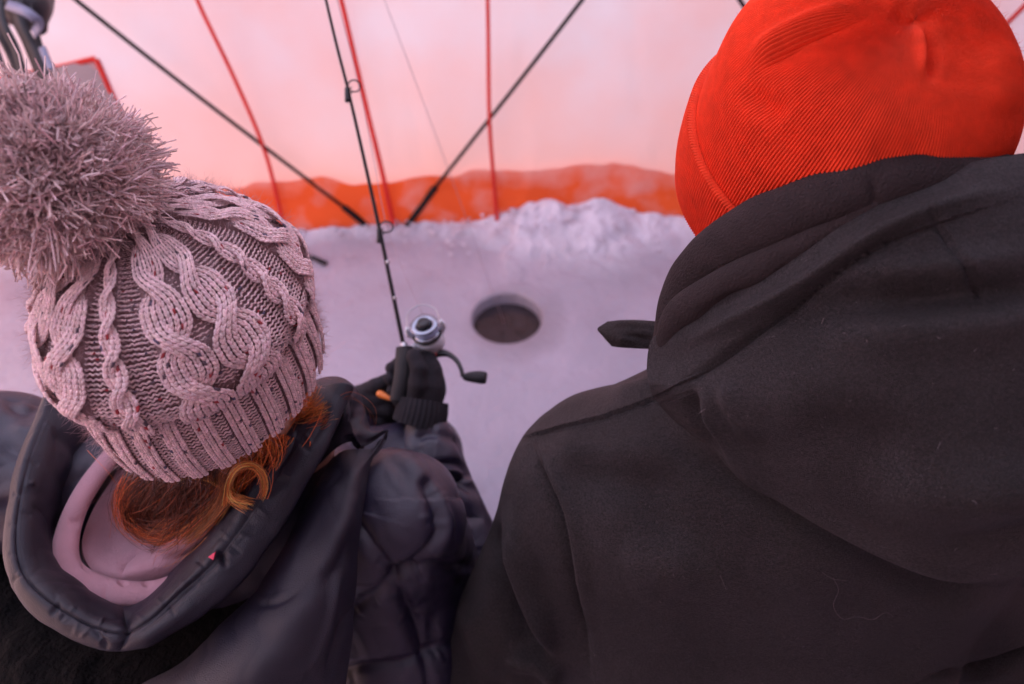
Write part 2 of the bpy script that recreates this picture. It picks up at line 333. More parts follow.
def ground():
    nr, na = 330, 420
    r = np.concatenate([np.full(1, HR * .93), np.full(1, HR * .95), np.full(1, HR), HR + .012 * np.arange(1, 6) * .4, np.geomspace(HR + .03, 2.6, nr - 14), np.array([4., 8, 16, 40, 90, 200])])
    th = np.arange(na) / na * 2 * np.pi; RR, TH = np.meshgrid(r, th, indexing='ij')
    wob = 1 + .02 * np.sin(2 * TH + 1)
    X = HOLE[0] + RR * wob * np.cos(TH); Y = HOLE[1] + RR * wob * np.sin(TH)
    p = np.stack([X.ravel(), Y.ravel(), 0 * X.ravel()], 1)
    n1 = N1(p, 9).reshape(X.shape); n2 = N2(p, 32).reshape(X.shape); n3 = N3(p, 90).reshape(X.shape)
    Z = .003 * N1(p, 3).reshape(X.shape) + .0012 * n2 + .0005 * n3
    dw = wall_y(X) - Y           # distance in front of the wall
    rise = .03 + .08 * np.exp(-((X - .22) / .33) ** 2) + .05 * np.exp(-((X - 1.3) / .5) ** 2) + .02 * np.exp(-((X + 1.1) / .5) ** 2)
    wid = .06 + .075 * np.exp(-((X - .25) / .35) ** 2)
    bank = rise * np.exp(-(np.clip(dw, -.02, 9) / wid) ** 1.6) * (1 + .25 * np.abs(n1) + .10 * n2)
    bank *= np.clip((dw + .35) / .2, 0, 1)
    Z += np.clip(bank, 0, 1)
    # curved ridge of scraped slush left on the ice
    u, v = 512 + 0 * X, 342 + 0 * X
    D, _, t = seg_dist(X.ravel() * 1000, Y.ravel() * 1000, [tuple(P0(a, b)[:2] * 1000) for a, b in ((600, 205), (560, 212), (530, 228), (512, 255), (514, 285))])
    D = D.reshape(X.shape); t = t.reshape(X.shape); Z += .022 * np.exp(-(D / 28) ** 2) * (1 - .7 * t) * (1 + .35 * n2 + .3 * n3)
    Z += np.clip(bank / .03, 0, 1) * (np.abs(N1(p[:, [1, 0, 2]] * np.array([1.3, .8, 1]), 40).reshape(X.shape)) * .008 + np.abs(n3) * .004)
    Z[:3] = 0; Z[0] = -.4; Z[1] = -.012; Z[2:6] *= .3
    Z[RR > 3] = -.01
    G = np.stack([X, Y, Z], -1); o = mesh_from('ice', G.reshape(-1, 3), grid_faces(len(r), na, cc=True), ice_mat()); o['kind'] = 'structure'
    m = mat('hole_water', (.013, .009, .012), .07, bump=(('noise', 30, .004),), var_scale=26, hue2=(.03, .022, .028))
    a = np.linspace(0, 2 * np.pi, 97)[:-1]; V = np.concatenate([[[HOLE[0], HOLE[1], -.05]], np.stack([HOLE[0] + HR * 1.03 * np.cos(a), HOLE[1] + HR * 1.03 * np.sin(a), 0 * a - .05], 1)])
    w_ = mesh_from('water', V, [(0, i + 1, (i + 1) % 96 + 1) for i in range(96)], m); w_['kind'] = 'structure'
ground()
def chunks(n=300):      # crumbs of snow and ice kicked against the wall foot
    Vs = []; ic = np.array([[0, 0, 1.], [.9, 0, .4], [.28, .85, .4], [-.72, .53, .4], [-.72, -.53, .4], [.28, -.85, .4], [.72, .53, -.4], [-.28, .85, -.4], [-.9, 0, -.4], [-.28, -.85, -.4], [.72, -.53, -.4], [0, 0, -1]])
    tri = [(0, 1, 2), (0, 2, 3), (0, 3, 4), (0, 4, 5), (0, 5, 1), (1, 6, 2), (2, 6, 7), (2, 7, 3), (3, 7, 8), (3, 8, 4), (4, 8, 9), (4, 9, 5), (5, 9, 10), (5, 10, 1), (1, 10, 6), (6, 11, 7), (7, 11, 8), (8, 11, 9), (9, 11, 10), (10, 11, 6)]
    V, F = [], []
    for i in range(n):
        x = rng.normal(.2, .45) if i % 2 else rng.uniform(-1.3, 1.6); dd = abs(rng.normal(0, .10)) + .02; y = float(wall_y(x)) - dd; z = (.04 + .10 * math.exp(-((x - .22) / .33) ** 2)) * math.exp(-(dd / .16) ** 1.6)
        r_ = rng.uniform(.003, .011) * (1 if dd < .2 else .5); v = ic * rng.uniform(.6, 1.2, (12, 1)) * r_ * np.array([1, 1, .7]) + np.array([x, y, z + r_ * .3]); F += [tuple(a + len(V) * 1 for a in t) for t in tri]; V += v.tolist()
    o = mesh_from('snow_crumbs', V, F, bpy.data.materials['ice'], smooth=False); o['kind'] = 'stuff'
chunks()

tent = thing('fishing_tent', 'pale pink fishing tent with orange skirt, red seams and black poles', 'tent')
LEAN = .10
WALLS = {}
def wall(name, A, B, m, h=2.0, lean=LEAN, bulge=.12, nx=90, nz=70, sag=.0):
    A = np.array(A); B = np.array(B); d = (B - A)[:2]; n = np.array([-d[1], d[0], 0]) / np.linalg.norm(d)
    mid = (A + B) / 2
    if (mid - np.array([0, .3, 0]))[:2] @ n[:2] < 0: n = -n
    s = np.linspace(0, 1, nx)[None, :, None]; z = np.linspace(0, 1, nz)[:, None, None]
    G = A[None, None] * (1 - s) + B[None, None] * s + np.array([0, 0, h]) * z
    off = bulge * np.sin(np.pi * s) * np.sin(np.pi * np.clip(z, 0, 1)) + lean * np.sin(np.pi * z * .5) * 0
    G = G + n * off
    pf = G.reshape(-1, 3); G = G + n * ((N1(pf, 2.6) * .008 + np.abs(N2(pf * np.array([1, 1, .35]), 8)) * .009 + np.abs(N3(pf * np.array([1, 1, .6]), 22)) * .003).reshape(nz, nx, 1)) * np.sin(np.pi * s) * np.clip(z * 8, 0, 1)
    def at(s_, z_):
        si = s_ * (nx - 1); zi = z_ / h * (nz - 1); i = int(min(max(zi, 0), nz - 2)); j = int(min(max(si, 0), nx - 2)); fi, fj = zi - i, si - j
        return (G[i, j] * (1 - fi) * (1 - fj) + G[i + 1, j] * fi * (1 - fj) + G[i, j + 1] * (1 - fi) * fj + G[i + 1, j + 1] * fi * fj)
    o = mesh_from(name, pf + n * 0, grid_faces(nz, nx), m, tent)
    sm = o.modifiers.new('t', 'SOLIDIFY'); sm.thickness = .001; G2 = G
    o.modifiers.clear()
    WALLS[name] = (G2, n, at, A, B, h)
    return o
LBx = LB + (LB - K) * .35; RBx = RB + (RB - K) * .2
LK = np.array([LBx[0] + .1, -1.3, 0]); RK = np.array([RBx[0] - .1, -1.3, 0])
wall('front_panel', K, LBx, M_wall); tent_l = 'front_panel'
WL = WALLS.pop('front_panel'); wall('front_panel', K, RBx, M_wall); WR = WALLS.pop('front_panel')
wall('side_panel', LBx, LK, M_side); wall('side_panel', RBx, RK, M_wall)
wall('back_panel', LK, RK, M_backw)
# roof: a shallow pyramid of panels
def roof():
    ring = [K, RBx, RK, LK, LBx]; top = np.array([0, .4, 2.35]); V = [top] + [p + np.array([0, 0, 2.0]) for p in ring]
    for i in range(5):
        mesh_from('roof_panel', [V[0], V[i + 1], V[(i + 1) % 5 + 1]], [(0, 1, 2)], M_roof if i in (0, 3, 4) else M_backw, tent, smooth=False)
roof()
def on_wall(u, v, off=.004, W=None):      # where the sight line meets the front walls
    r = FWD + (u - CX) / FPX * RT + (CY - v) / FPX * UP; best = None
    for W_ in ([W] if W else (WL, WR)):
        G, n = W_[0], W_[1]; pts = G.reshape(-1, 3) - CAM; t = pts @ r / (r @ r); dd = np.linalg.norm(pts - t[:, None] * r, axis=1)
        k = np.argsort(dd)[:4]; w_ = 1 / (dd[k] + 1e-4); q = (pts[k] * w_[:, None]).sum(0) / w_.sum()
        nn = n; tt = (q @ nn) / (r @ nn); c = dd[k[0]]
        if best is None or c < best[0]: best = (c, CAM + r * tt - nn * off, nn)
    return best[1]
def wall_tape(name, px, wpx, m, W=None, off=.004, th=.003):
    L = cr(np.array(px, float), 26); pts = np.array([on_wall(a, b, off, W) for a, b in L]); d = proj(pts)[2]
    T = np.gradient(pts, axis=0); T /= np.linalg.norm(T, axis=1)[:, None]; n = (W or WR)[1]; S = np.cross(T, n); S /= np.linalg.norm(S, axis=1)[:, None]
    hw = (wpx / 2 * d / FPX)[:, None]; G = np.stack([pts - S * hw + n * .002, pts - S * hw * .9 - n * th, pts + S * hw * .9 - n * th, pts + S * hw + n * .002], 1)
    return mesh_from(name, G.reshape(-1, 3), grid_faces(26, 4), m, tent)
wall_tape('seam_tape', [(60, -230), (130, -130), (188, -30), (207, 10), (240, 80), (268, 150), (287, 232)], 4, M_seam, WL, off=.044)
wall_tape('seam_tape', [(290, -240), (315, -130), (336, -30), (345, 8), (365, 95), (383, 170), (396, 232)], 5, M_seam, WL, off=.046)
wall_tape('seam_tape', [(484, -240), (486, -130), (488, -30), (489, 30), (490, 110), (494, 170), (499, 230)], 4, M_seam, WR, off=.044)
wall_tape('seam_tape', [(1200, -190), (1120, -105), (1060, -35), (1024, 5), (994, 36), (960, 80)], 4.5, M_seam, WR)
# orange skirt at the foot of the walls
def skirt(W, lo, hi):
    G, n, at, A, B, h = W; ns = 220; nh = 10; out = []
    for i in range(ns):
        s = i / (ns - 1); x = A[0] * (1 - s) + B[0] * s; pp = np.array([[x, 0, 0]])
        H = .215 + .05 * math.exp(-((x - .25) / .4) ** 2) + + .022 * float(N1(pp, 9)[0]) + .010 * float(N2(pp, 40)[0])
        col = [at(s, H * k / (nh - 1)) - n * (.030 + .010 * math.sin(k * .9 + x * 9) * (k < nh - 1) * .4 + .004 * float(N2(pp * 1 + k * .13, 12)[0])) for k in range(nh)]
        out.append(col)
    mesh_from('skirt', np.array(out).reshape(-1, 3), grid_faces(ns, nh), M_skirt, tent)
skirt(WL, 0, 1); skirt(WR, 0, 1)
def pole(px0, px1, sl, W):
    a = on_wall(*px0, off=.03, W=W); b = on_wall(*px1, off=.03, W=W); 
    tube('pole', [a, (a + b) / 2 + np.array([0, -.012, 0]), b], .0062, M_black, tent, n=24)
    if sl: c = on_wall(*sl, off=.03, W=W); tube('pole_sleeve', [b + (a - b) / np.linalg.norm(a - b) * .02, c], .0115, M_black, tent, n=8)
pole((-62, -118), (348, 205), (374, 226), WL); pole((668, -118), (433, 186), (407, 222), WR); pole((664, -118), (800, 90), None, WR)
for hu, hv, W_ in ((-63, -118, WL), (666, -118, WR)):      # hubs where the poles meet
    c = on_wall(hu, hv, off=.03, W=W_); n_ = W_[1]; tube('pole_hub', [c - n_ * .022, c - n_ * .008, c + n_ * .012, c + n_ * .02], [.016, .030, .030, .018], M_black, tent, n=14, sides=18)
# window on the left panel
M_pane = mat('window_film', (.36, .31, .33), .35, var=.1, var_scale=12)
wq = [(-60, 92), (97, 57), (165, 215), (0, 260)]
c4 = np.array([on_wall(*q, off=.006, W=WL) for q in wq])
gp = np.array([[c4[0] * (1 - a) * (1 - b) + c4[1] * a * (1 - b) + c4[2] * a * b + c4[3] * (1 - a) * b for a in np.linspace(0, 1, 12)] for b in np.linspace(0, 1, 12)])
wnd = mesh_from('window', gp.reshape(-1, 3), grid_faces(12, 12), M_pane, tent)
for i in range(4):
    o = wall_tape('window_trim', [wq[i], ((wq[i][0] + wq[(i + 1) % 4][0]) / 2, (wq[i][1] + wq[(i + 1) % 4][1]) / 2), wq[(i + 1) % 4]], 5.5, M_seam, WL, off=.009); o.parent = wnd

# thing: black gear bag with straps hanging at the upper left of the wall
M_bag = mat('bag_nylon', (.018, .018, .024), .5, var=.3, bump=(('wrinkle', 25, .004),)); M_buckle = mat('grey_webbing', (.2, .21, .3), .45)
bag = thing('gear_bag', 'black gear bag with dangling straps hanging at the upper left of the tent', 'bag')
f = Field(P(-40, -60, 1.55) - .3, P(-40, -60, 1.55) + .35, .008)
f.add(f.ell(P(10, -20, 1.5), (.085, .06, .11)), .01); f.add(f.cone(P(-10, -90, 1.5), P(25, 5, 1.48), .06, .045), .03); f.add(f.cone(P(25, 5, 1.48), P(40, 28, 1.5), .03, .018), .02); f.sub(f.cone(P(22, -20, 1.4), P(-10, 25, 1.41), .02, .02), .012)
V, F = f.nets(); Nn = vnormals(V, F); V = V + Nn * (N2(V, 60) * .004)[:, None]; mesh_from('bag_body', V, F, M_bag, bag)
def strap(px, wd, m, th=.003):
    p = cr(PP(px), 20); T = np.gradient(p, axis=0); T /= np.linalg.norm(T, axis=1)[:, None]; S = np.cross(T, FWD); S /= np.linalg.norm(S, axis=1)[:, None]
    G = np.stack([p - S * wd, p - S * wd - FWD * th, p + S * wd - FWD * th, p + S * wd, p - S * wd], 1); return mesh_from('strap', G.reshape(-1, 3), grid_faces(20, 5), m, bag, smooth=False)
strap([(5, -20, 1.45), (14, 15, 1.46), (28, 45, 1.48), (42, 80, 1.5)], .009, M_bag)
strap([(-10, 0, 1.45), (-2, 30, 1.46), (10, 55, 1.48), (22, 85, 1.5)], .007, M_bag)
strap([(28, 0, 1.45), (36, 30, 1.46), (43, 55, 1.47), (52, 84, 1.48)], .006, M_bag)
strap([(16, -20, 1.44), (20, 20, 1.44), (34, 50, 1.46), (46, 78, 1.48)], .012, M_bag); strap([(-4, -20, 1.44), (2, 20, 1.44), (16, 50, 1.46), (24, 78, 1.48)], .010, M_bag); strap([(-14, 20, 1.46), (-4, 45, 1.46), (8, 80, 1.48)], .005, M_bag)
strap([(8, 5, 1.42), (26, 12, 1.40), (40, 24, 1.42), (34, 34, 1.44)], .010, M_buckle, .004)
b_ = strap([(43, 48, 1.44), (47, 58, 1.44), (52, 70, 1.44)], .007, M_buckle, .006); b_.name = 'buckle'
ln = thing('hanging_cord', '«»', 'cord') if False else None

# thing: dark rod tip lying on the ice
a = P0(262, 238); b = P0(327, 266)
o = tube('ice_stick', [a + [0, 0, .018], (a + b) / 2 + [0, 0, .014], b + [0, 0, .012]], [.006, .0075, .0085], M_black, None, n=14)
o['label'] = 'thin black stick end lying on the ice just right of the knit hat'; o['category'] = 'stick'

# ------------------------------------------------------------------ fishing rod
M_blank = mat('rod_blank', (.008, .007, .01), .45, spec=.25); M_white = mat('reel_white', (.72, .75, .82), .25, coat=.4); M_steel = mat('reel_metal', (.45, .45, .48), .28, metal=1)
M_spool = mat('spool_metal', (.30, .32, .38), .25, metal=1)
M_foam = mat('grip_foam', (.016, .015, .018), .75, bump=(('noise', 500, .0006),)); M_red = mat('reel_red', (.75, .06, .03), .35); M_dark = mat('reel_black', (.015, .015, .018), .35)
M_linew = mat('line_spool', (.45, .6, .9), .35, bump=(('noise', 300, .0005),)); M_line = mat('fishing_line', (.35, .28, .33), .4)
rod = thing('fishing_rod', 'short black ice fishing rod with white spinning reel held in gloved hand', 'fishing rod')
r0 = P(400, 394, .985); r1 = P(404, 348, 1.0); r2 = P(377, 218, 1.0); r3 = P(350, 98, .985); r4 = P(326, 0, .965); r5 = P(245, -362, .86)
tube('rod_blank', [r1, r2, r3, r4, r5], [.0034, .0029, .0024, .0021, .001], M_blank, rod, n=80)
for (q, uu, vv, dd) in ((0, 388, 262, 1.0), (1, 395, 298, 1.0)):
    a_ = P(uu - .6, vv - 1.5, dd); b_ = P(uu + .2, vv + 1.5, dd); tube('trim_ring', [a_, b_], .0032, M_steel, rod, n=4)
tube('grip', [P(397, 402, .99), P(403, 378, .992), P(405, 360, .997), P(404.5, 347, 1.0)], [.0115, .0135, .0148, .0125], M_foam, rod, n=24, sides=20)
tube('winding_check', [P(404.5, 348, 1.0), P(403.5, 342, 1.0)], [.007, .004], M_steel, rod, n=5, sides=14)
def ring(name, c, r, t, n, m, parent, sides=8):
    n = n / np.linalg.norm(n); a = np.cross(n, [0, 0, 1.]); a /= np.linalg.norm(a); b = np.cross(n, a); th = np.linspace(0, 2 * np.pi, 41)[:-1]
    G = np.array([[c + (r + t * math.cos(p)) * (math.cos(q) * a + math.sin(q) * b) + t * math.sin(p) * n for p in np.linspace(0, 2 * np.pi, sides + 1)[:-1]] for q in th])
    return mesh_from(name, G.reshape(-1, 3), grid_faces(40, sides, True, True), m, parent)
tdir = (r4 - r2) / np.linalg.norm(r4 - r2)
for (uu, vv, rr) in ((352, 86, .0085), (382, 227, .0095), (322, -60, .006), (290, -180, .005)):
    base_u = np.interp(vv, [-362, 0, 98, 218, 348], [245, 326, 350, 377, 404]); dd = float(np.interp(vv, [-362, 0, 98, 218, 348], [.86, .965, .985, 1.0, 1.0]))
    c = P(base_u + 3 + rr * 480, vv, dd - .004); b0 = P(base_u, vv + 12, dd); b1 = P(base_u, vv + 2, dd)
    g = ring('line_guide', c, rr, .0011, FWD * .75 + tdir * .66, M_dark, rod)
    for bb in (b0, P(base_u, vv + 3, dd)): o = tube('guide_foot', [bb, (bb + c) / 2 + [0.002, 0, 0], c + (bb - c) / np.linalg.norm(bb - c) * rr], .0009, M_dark, g, n=8, sides=6)
    tube('thread_wrap', [P(base_u, vv + 16, dd), P(base_u, vv + 2, dd)], .0034, M_dark, rod, n=5)
# reel: foot, body, spool, rotor, bail, handle
ax = P(424, 322, 1.0) - P(430, 345, 1.01); ax /= np.linalg.norm(ax); ax = ax * .72 - FWD * .62; ax /= np.linalg.norm(ax)
cs = P(427, 333, 1.005)
reel = tube('reel', [P(430, 354, 1.03), P(431, 347, 1.025), P(431, 341, 1.02), cs - ax * .004], [.013, .018, .022, .0225], M_white, rod, n=16, sides=24)
tube('reel_foot', [P(407, 356, 1.0), P(414, 346, 1.005), P(424, 347, 1.015)], [.004, .0045, .006], M_white, reel, n=12)
def lathe(name, c, axd, prof, m, parent, sides=36):
    axd = axd / np.linalg.norm(axd); a = np.cross(axd, [1., .2, 0]); a /= np.linalg.norm(a); b = np.cross(axd, a); th = np.arange(sides) / sides * 2 * np.pi
    G = np.array([[c + axd * z + r * (math.cos(t) * a + math.sin(t) * b) for t in th] for (z, r) in prof]); return mesh_from(name, G.reshape(-1, 3), grid_faces(len(prof), sides, cc=True)[:, ::-1], m, parent)
lathe('rotor', cs, ax, [(-.006, 0), (-.006, .021), (-.002, .0225), (.001, .0222), (.001, 0)], M_dark, reel)
sp_ = lathe('spool', cs, ax, [(.001, 0), (.001, .0195), (.003, .0205), (.0042, .0195), (.0045, .0165), (.0165, .0165), (.017, .0195), (.0185, .0208), (.0205, .0195), (.0205, .012), (.0185, .011), (.0185, 0)], M_spool, reel)
lathe('spooled_line', cs, ax, [(.0046, .016), (.0048, .0182), (.0105, .0188), (.0163, .0182), (.0165, .016)], M_linew, sp_)
lathe('drag_knob', cs, ax, [(.0185, .0098), (.021, .0105), (.025, .0092), (.0262, .006), (.0262, 0)], M_dark, sp_, 12)
sa = np.cross(ax, FWD); sa /= np.linalg.norm(sa); sb = np.cross(ax, sa)
for s_ in (-1, 1): tube('rotor_arm', [cs + sa * s_ * .021 - ax * .004, cs + sa * s_ * .0265 + ax * .008, cs + sa * s_ * .0245 + ax * .02], [.0038, .0042, .003], M_white, reel, n=12)
tube('bail', [cs + sa * (-.0245) * 1 + ax * .02, cs - sa * .02 + ax * .030 - sb * .016, cs + ax * .034 - sb * .026, cs + sa * .02 + ax * .030 - sb * .017, cs + sa * .0245 + ax * .02], .0009, M_steel, reel, n=30, sides=6)
hb = P(432, 352, 1.02)
tube('handle_collar', [hb, P(438, 354, 1.018)], .0068, M_red, reel, n=6, sides=16)
hd = tube('crank_handle', [P(436, 354, 1.018), P(443, 353, 1.015), P(450, 355, 1.01), P(457, 361, 1.005), P(461, 369, 1.0), P(463, 377, .998)], [.0062, .0058, .0042, .0036, .0032, .0034], M_dark, reel, n=36)
tube('handle_knob', [P(463, 377, .998), P(467, 377, .997), P(474, 377, .995), P(482, 377.5, .993), P(486, 378, .992)], [.0035, .0065, .0085, .0095, .0082], M_foam, hd, n=18, sides=16)
# line: from the spool through the guides to the tip, then down into the hole
g1 = P(387, 227, .995); g2 = P(359, 86, .98)
tube('fishing_line', [cs + ax * .02 - sb * .02, (cs + g1) / 2, g1, (g1 + g2) / 2, g2, P(337, 0, .965), P(290, -180, .91), r5], .00045, M_line, rod, n=60, sides=5)
tube('fishing_line', [r5, r5 * .5 + HOLE * .5 + [0, 0, -.01], HOLE + [-.01, .0, -.03]], .0007, M_line, rod, n=30, sides=5)
# ------------------------------------------------------------------ shared: people
M_skin = mat('skin', (.55, .30, .22), .5, var=.08, var_scale=20, bump=(('noise', 200, .0005),))
M_trouser = mat('trouser_cloth', (.03, .03, .036), .7, var=.15, bump=(('wrinkle', 14, .01),))
M_boot = mat('boot_leather', (.03, .024, .02), .5, var=.2)
def body_mesh(parent, head, nose_dir, neck, pelvis, knees, feet, hands, shoulders, elbows, hs=1.0):
    """one continuous figure: head with face, neck, trunk, arms, legs"""
    pts = [head, neck, pelvis] + knees + feet + hands
    lo = np.min(pts, 0) - .2; hi = np.max(pts, 0) + .2; f = Field(lo, hi, .008)
    nd = np.array(nose_dir) / np.linalg.norm(nose_dir); upv = np.array([0, 0, 1.]) - nd * nd[2]; upv /= np.linalg.norm(upv); sd_ = np.cross(nd, upv)
    M = np.stack([sd_, nd, upv])
    f.add(f.ell(head + upv * .02, np.array([.074, .092, .095]) * hs, M), .0); f.add(f.ell(head + nd * .03 * hs - upv * .045 * hs, np.array([.055, .06, .06]) * hs, M), .03)
    f.add(f.cone(head + nd * .088 * hs + upv * .0, head + nd * .108 * hs - upv * .032, .008, .013), .012)
    for s in (-1, 1):
        f.sub(f.ell(head + nd * .1 * hs + sd_ * s * .032 * hs + upv * .01, (.018, .014, .011), M), .008)
        f.add(f.ell(head + nd * .082 * hs + sd_ * s * .032 * hs + upv * .008, (.012, .011, .010), M), .002)
        f.add(f.ell(head + sd_ * s * .077 * hs - upv * .005, (.010, .022, .032), M), .008)
    f.add(f.ell(head + nd * .092 * hs - upv * .062 * hs, (.024, .012, .008), M), .004)
    f.add(f.cone(head - upv * .05 - nd * .01, neck, .052 * hs, .06 * hs), .03)
    ch = neck * .55 + pelvis * .45
    f.add(f.ell(ch, (.14 * hs, .095 * hs, .15)), .05); f.add(f.cone(ch, pelvis, .11 * hs, .125 * hs), .05)
    for s in (0, 1):
        f.add(f.cone(neck - [0, 0, .10], shoulders[s], .04, .045), .04); f.add(f.cone(shoulders[s], elbows[s], .05, .036), .03); f.add(f.cone(elbows[s], hands[s], .032, .010), .02)
        hp = pelvis + np.array([(-1, 1)[s] * .09, .03, -.02]); f.add(f.cone(hp, knees[s], .085, .055), .05); f.add(f.cone(knees[s], feet[s], .052, .036), .03); f.add(f.cone(feet[s], feet[s] + [0, .12, -.03], .035, .028), .02)
    V, F = f.nets(); o = mesh_from('body', V, F, M_skin, parent)
def legs_mesh(parent, pelvis, knees, feet, r=1.0):
    f = Field(np.min([pelvis] + knees + feet, 0) - .2, np.max([pelvis] + knees + feet, 0) + .2, .01)
    f.add(f.ell(pelvis, (.19 * r, .15, .13)), 0)
    for s in (0, 1):
        hp = pelvis + np.array([(-1, 1)[s] * .09, .03, -.02]); f.add(f.cone(hp, knees[s], .105 * r, .08 * r), .04); f.add(f.cone(knees[s], feet[s] + [0, 0, .06], .078 * r, .062 * r), .03)
    V, F = f.nets(); Nn = vnormals(V, F); V = V + Nn * (N1(V, 16) * .004)[:, None]; mesh_from('trousers', V, F, M_trouser, parent)
    for s in (0, 1):
        f = Field(feet[s] + [-.1, -.15, -.09], feet[s] + [.1, .25, .2], .007)
        f.add(f.cone(feet[s] + [0, 0, .11], feet[s] + [0, 0, .0], .066, .055), 0); f.add(f.cone(feet[s] + [0, -.03, -.02], feet[s] + [0, .13, -.035], .05, .042), .03)
        V, F = f.nets(); V[:, 2] = np.maximum(V[:, 2], .006); mesh_from('boot', V, F, M_boot, parent)
def surf_curve(name, line, bvh, r, m, parent, n=None, lift=.0, dash=None, jit=0):
    """stitches / seams sewn along the cloth: a polyline seen on the cloth, dropped on its surface"""
    L = cr(np.array(line, float), n or 60); pts = []
    for u, v in L:
        dr = FWD + (u - CX) / FPX * RT + (CY - v) / FPX * UP; dr /= np.linalg.norm(dr)
        h = bvh.ray_cast(Vector(CAM), Vector(dr))
        if h[0] is not None: pts.append(np.array(h[0]) + np.array(h[1]) * lift * (1 if np.dot(h[1], dr) < 0 else -1))
    if len(pts) < 4: return None
    pts = np.array(pts)
    if dash:
        seg = np.linalg.norm(np.diff(pts, axis=0), axis=1); s = np.concatenate([[0], np.cumsum(seg)]); k = max(2, int(s[-1] / dash)); out = []
        for i in range(k):
            a, b = (i + .1) * dash, (i + .78) * dash; out.append([[np.interp(q, s, pts[:, j]) for j in range(3)] for q in (a, (a + b) / 2, b)])
        V, F = tubes(np.array(out), np.tile([r * .5, r, r * .5], (k, 1)), 5)
    else: V, F = tubes(pts[None], np.full((1, len(pts)), r), 6)
    return mesh_from(name, V, F, m, parent)
from mathutils.bvhtree import BVHTree
def bvh_of(*obs):
    V, F, o = [], [], 0
    for ob in obs:
        me = ob.data; v = np.empty(len(me.vertices) * 3, np.float32); me.vertices.foreach_get('co', v); V.append(v.reshape(-1, 3))
        F += [tuple(i + o for i in p.vertices) for p in me.polygons]; o += len(me.vertices)
    return BVHTree.FromPolygons(np.concatenate(V).tolist(), F)
def frame_of(A, B, hint):
    a = B - A; L = np.linalg.norm(a); a = a / L; e1 = hint - a * (hint @ a); e1 /= np.linalg.norm(e1); return a, e1, np.cross(a, e1), L
class Rev:      # closed cap-like form about an axis: profile (axial fraction, radius)
    def __init__(s, A, B, prof, hint=np.array([1., 0, 0]), k1=1.0, k2=1.0, disp=None):
        s.A, s.B = A, B; s.a, s.e1, s.e2, s.L = frame_of(A, B, hint); pr = cr(np.array(prof, float), 400); pr[:, 0] *= s.L
        ds = np.hypot(*np.diff(pr, axis=0).T); s.s = np.concatenate([[0], np.cumsum(ds)]); s.len = s.s[-1]; s.s /= s.len; s.pr = pr; s.k1, s.k2 = k1, k2; s.disp = disp
    def raw(s, th, t):
        z = np.interp(t, s.s, s.pr[:, 0]); r = np.interp(t, s.s, s.pr[:, 1])
        if s.disp is not None: dz, dr_ = s.disp(th, t); z = z + dz; r = r + dr_ * np.clip(r / .03, 0, 1)
        return s.A + z[..., None] * s.a + (r * s.k1 * np.cos(th))[..., None] * s.e1 + (r * s.k2 * np.sin(th))[..., None] * s.e2
    def ev(s, th, t, h=0):
        p = s.raw(th, t); e = 1e-3; dth = s.raw(th + e, t) - s.raw(th - e, t); dt = s.raw(th, np.minimum(t + e, 1)) - s.raw(th, np.maximum(t - e, 0.0005))
        n = np.cross(dth, dt); n /= np.linalg.norm(n, axis=-1)[..., None] + 1e-12
        c = s.A + s.a * s.L * .6
        sg = np.sign(((p - c) * n).sum(-1)); n = n * np.where(sg == 0, 1, sg)[..., None]
        return p + n * np.broadcast_to(np.asarray(h, float), p.shape[:-1])[..., None], n

# ------------------------------------------------------------------ the man
M_mcoat = mat('brown_black_canvas', (.041, .034, .037), .56, var=.28, var_scale=9, bump=(('wrinkle', 9, .010), ('noise', 1000, .003), ('weave', 900, .0004)), sheen=.16, spec=.3, grain=.5)
M_mfleece = mat('dark_fleece', (.030, .021, .022), .9, var=.15, var_scale=60, bump=(('noise', 500, .002),), sheen=.03, spec=.2)
M_thread = mat('dark_thread', (.04, .03, .032), .8); M_lint = mat('lint', (.24, .2, .21), .8)
man = thing('person', 'person in orange-red ribbed beanie and dark brown hooded coat seated on the right', 'person', 'two anglers sitting side by side')
f = Field((-.17, -.06, .62), (.72, .66, 1.36), .0045)
nk = np.array([.27, .34, 1.17])
f.add(f.cone(np.array([.27, .35, 1.05]), np.array([.27, .30, .72]), .14, .17), 0)
f.add(f.cone(np.array([.16, .315, .995]), np.array([.38, .315, .995]), .12, .12), .05)
f.add(f.cone(np.array([.17, .25, .86]), np.array([.37, .25, .86]), .11, .11), .08)
shl = P(598, 486, .735); f.add(f.cone(nk + [0, 0, -.07], shl, .075, .090), .07)
shr = np.array([.54 - shl[0], shl[1], shl[2]]); f.add(f.cone(nk + [0, 0, -.07], shr, .075, .090), .07)
ell_ = P(503, 672, .84); elr = np.array([.58, .22, .80])
f.add(f.cone(shl, ell_, .088, .080), .035); f.add(f.cone(shr, elr, .088, .080), .035)
wl = np.array([.16, .52, .72]); wr = np.array([.40, .52, .72]); f.add(f.cone(ell_, wl, .078, .055), .03); f.add(f.cone(elr, wr, .078, .055), .03)
f.add(f.cone(nk + [0, .0, -.05], nk + [0, .03, .06], .095, .085), .04)
V, F = f.nets(); V, F = subdiv(V, F); Nn = vnormals(V, F)
V = V + Nn * (crumple(N1)(V, 11) * .0042 + crumple(N2)(V * np.array([1, 1, .5]), 36) * .0018 + crumple(N3)(V, 80) * .0006)[:, None]
yoke = [(527, 432), (590, 420), (655, 398), (700, 380)]
armseam = [(527, 432), (542, 470), (560, 520), (572, 590), (585, 640), (592, 700)]
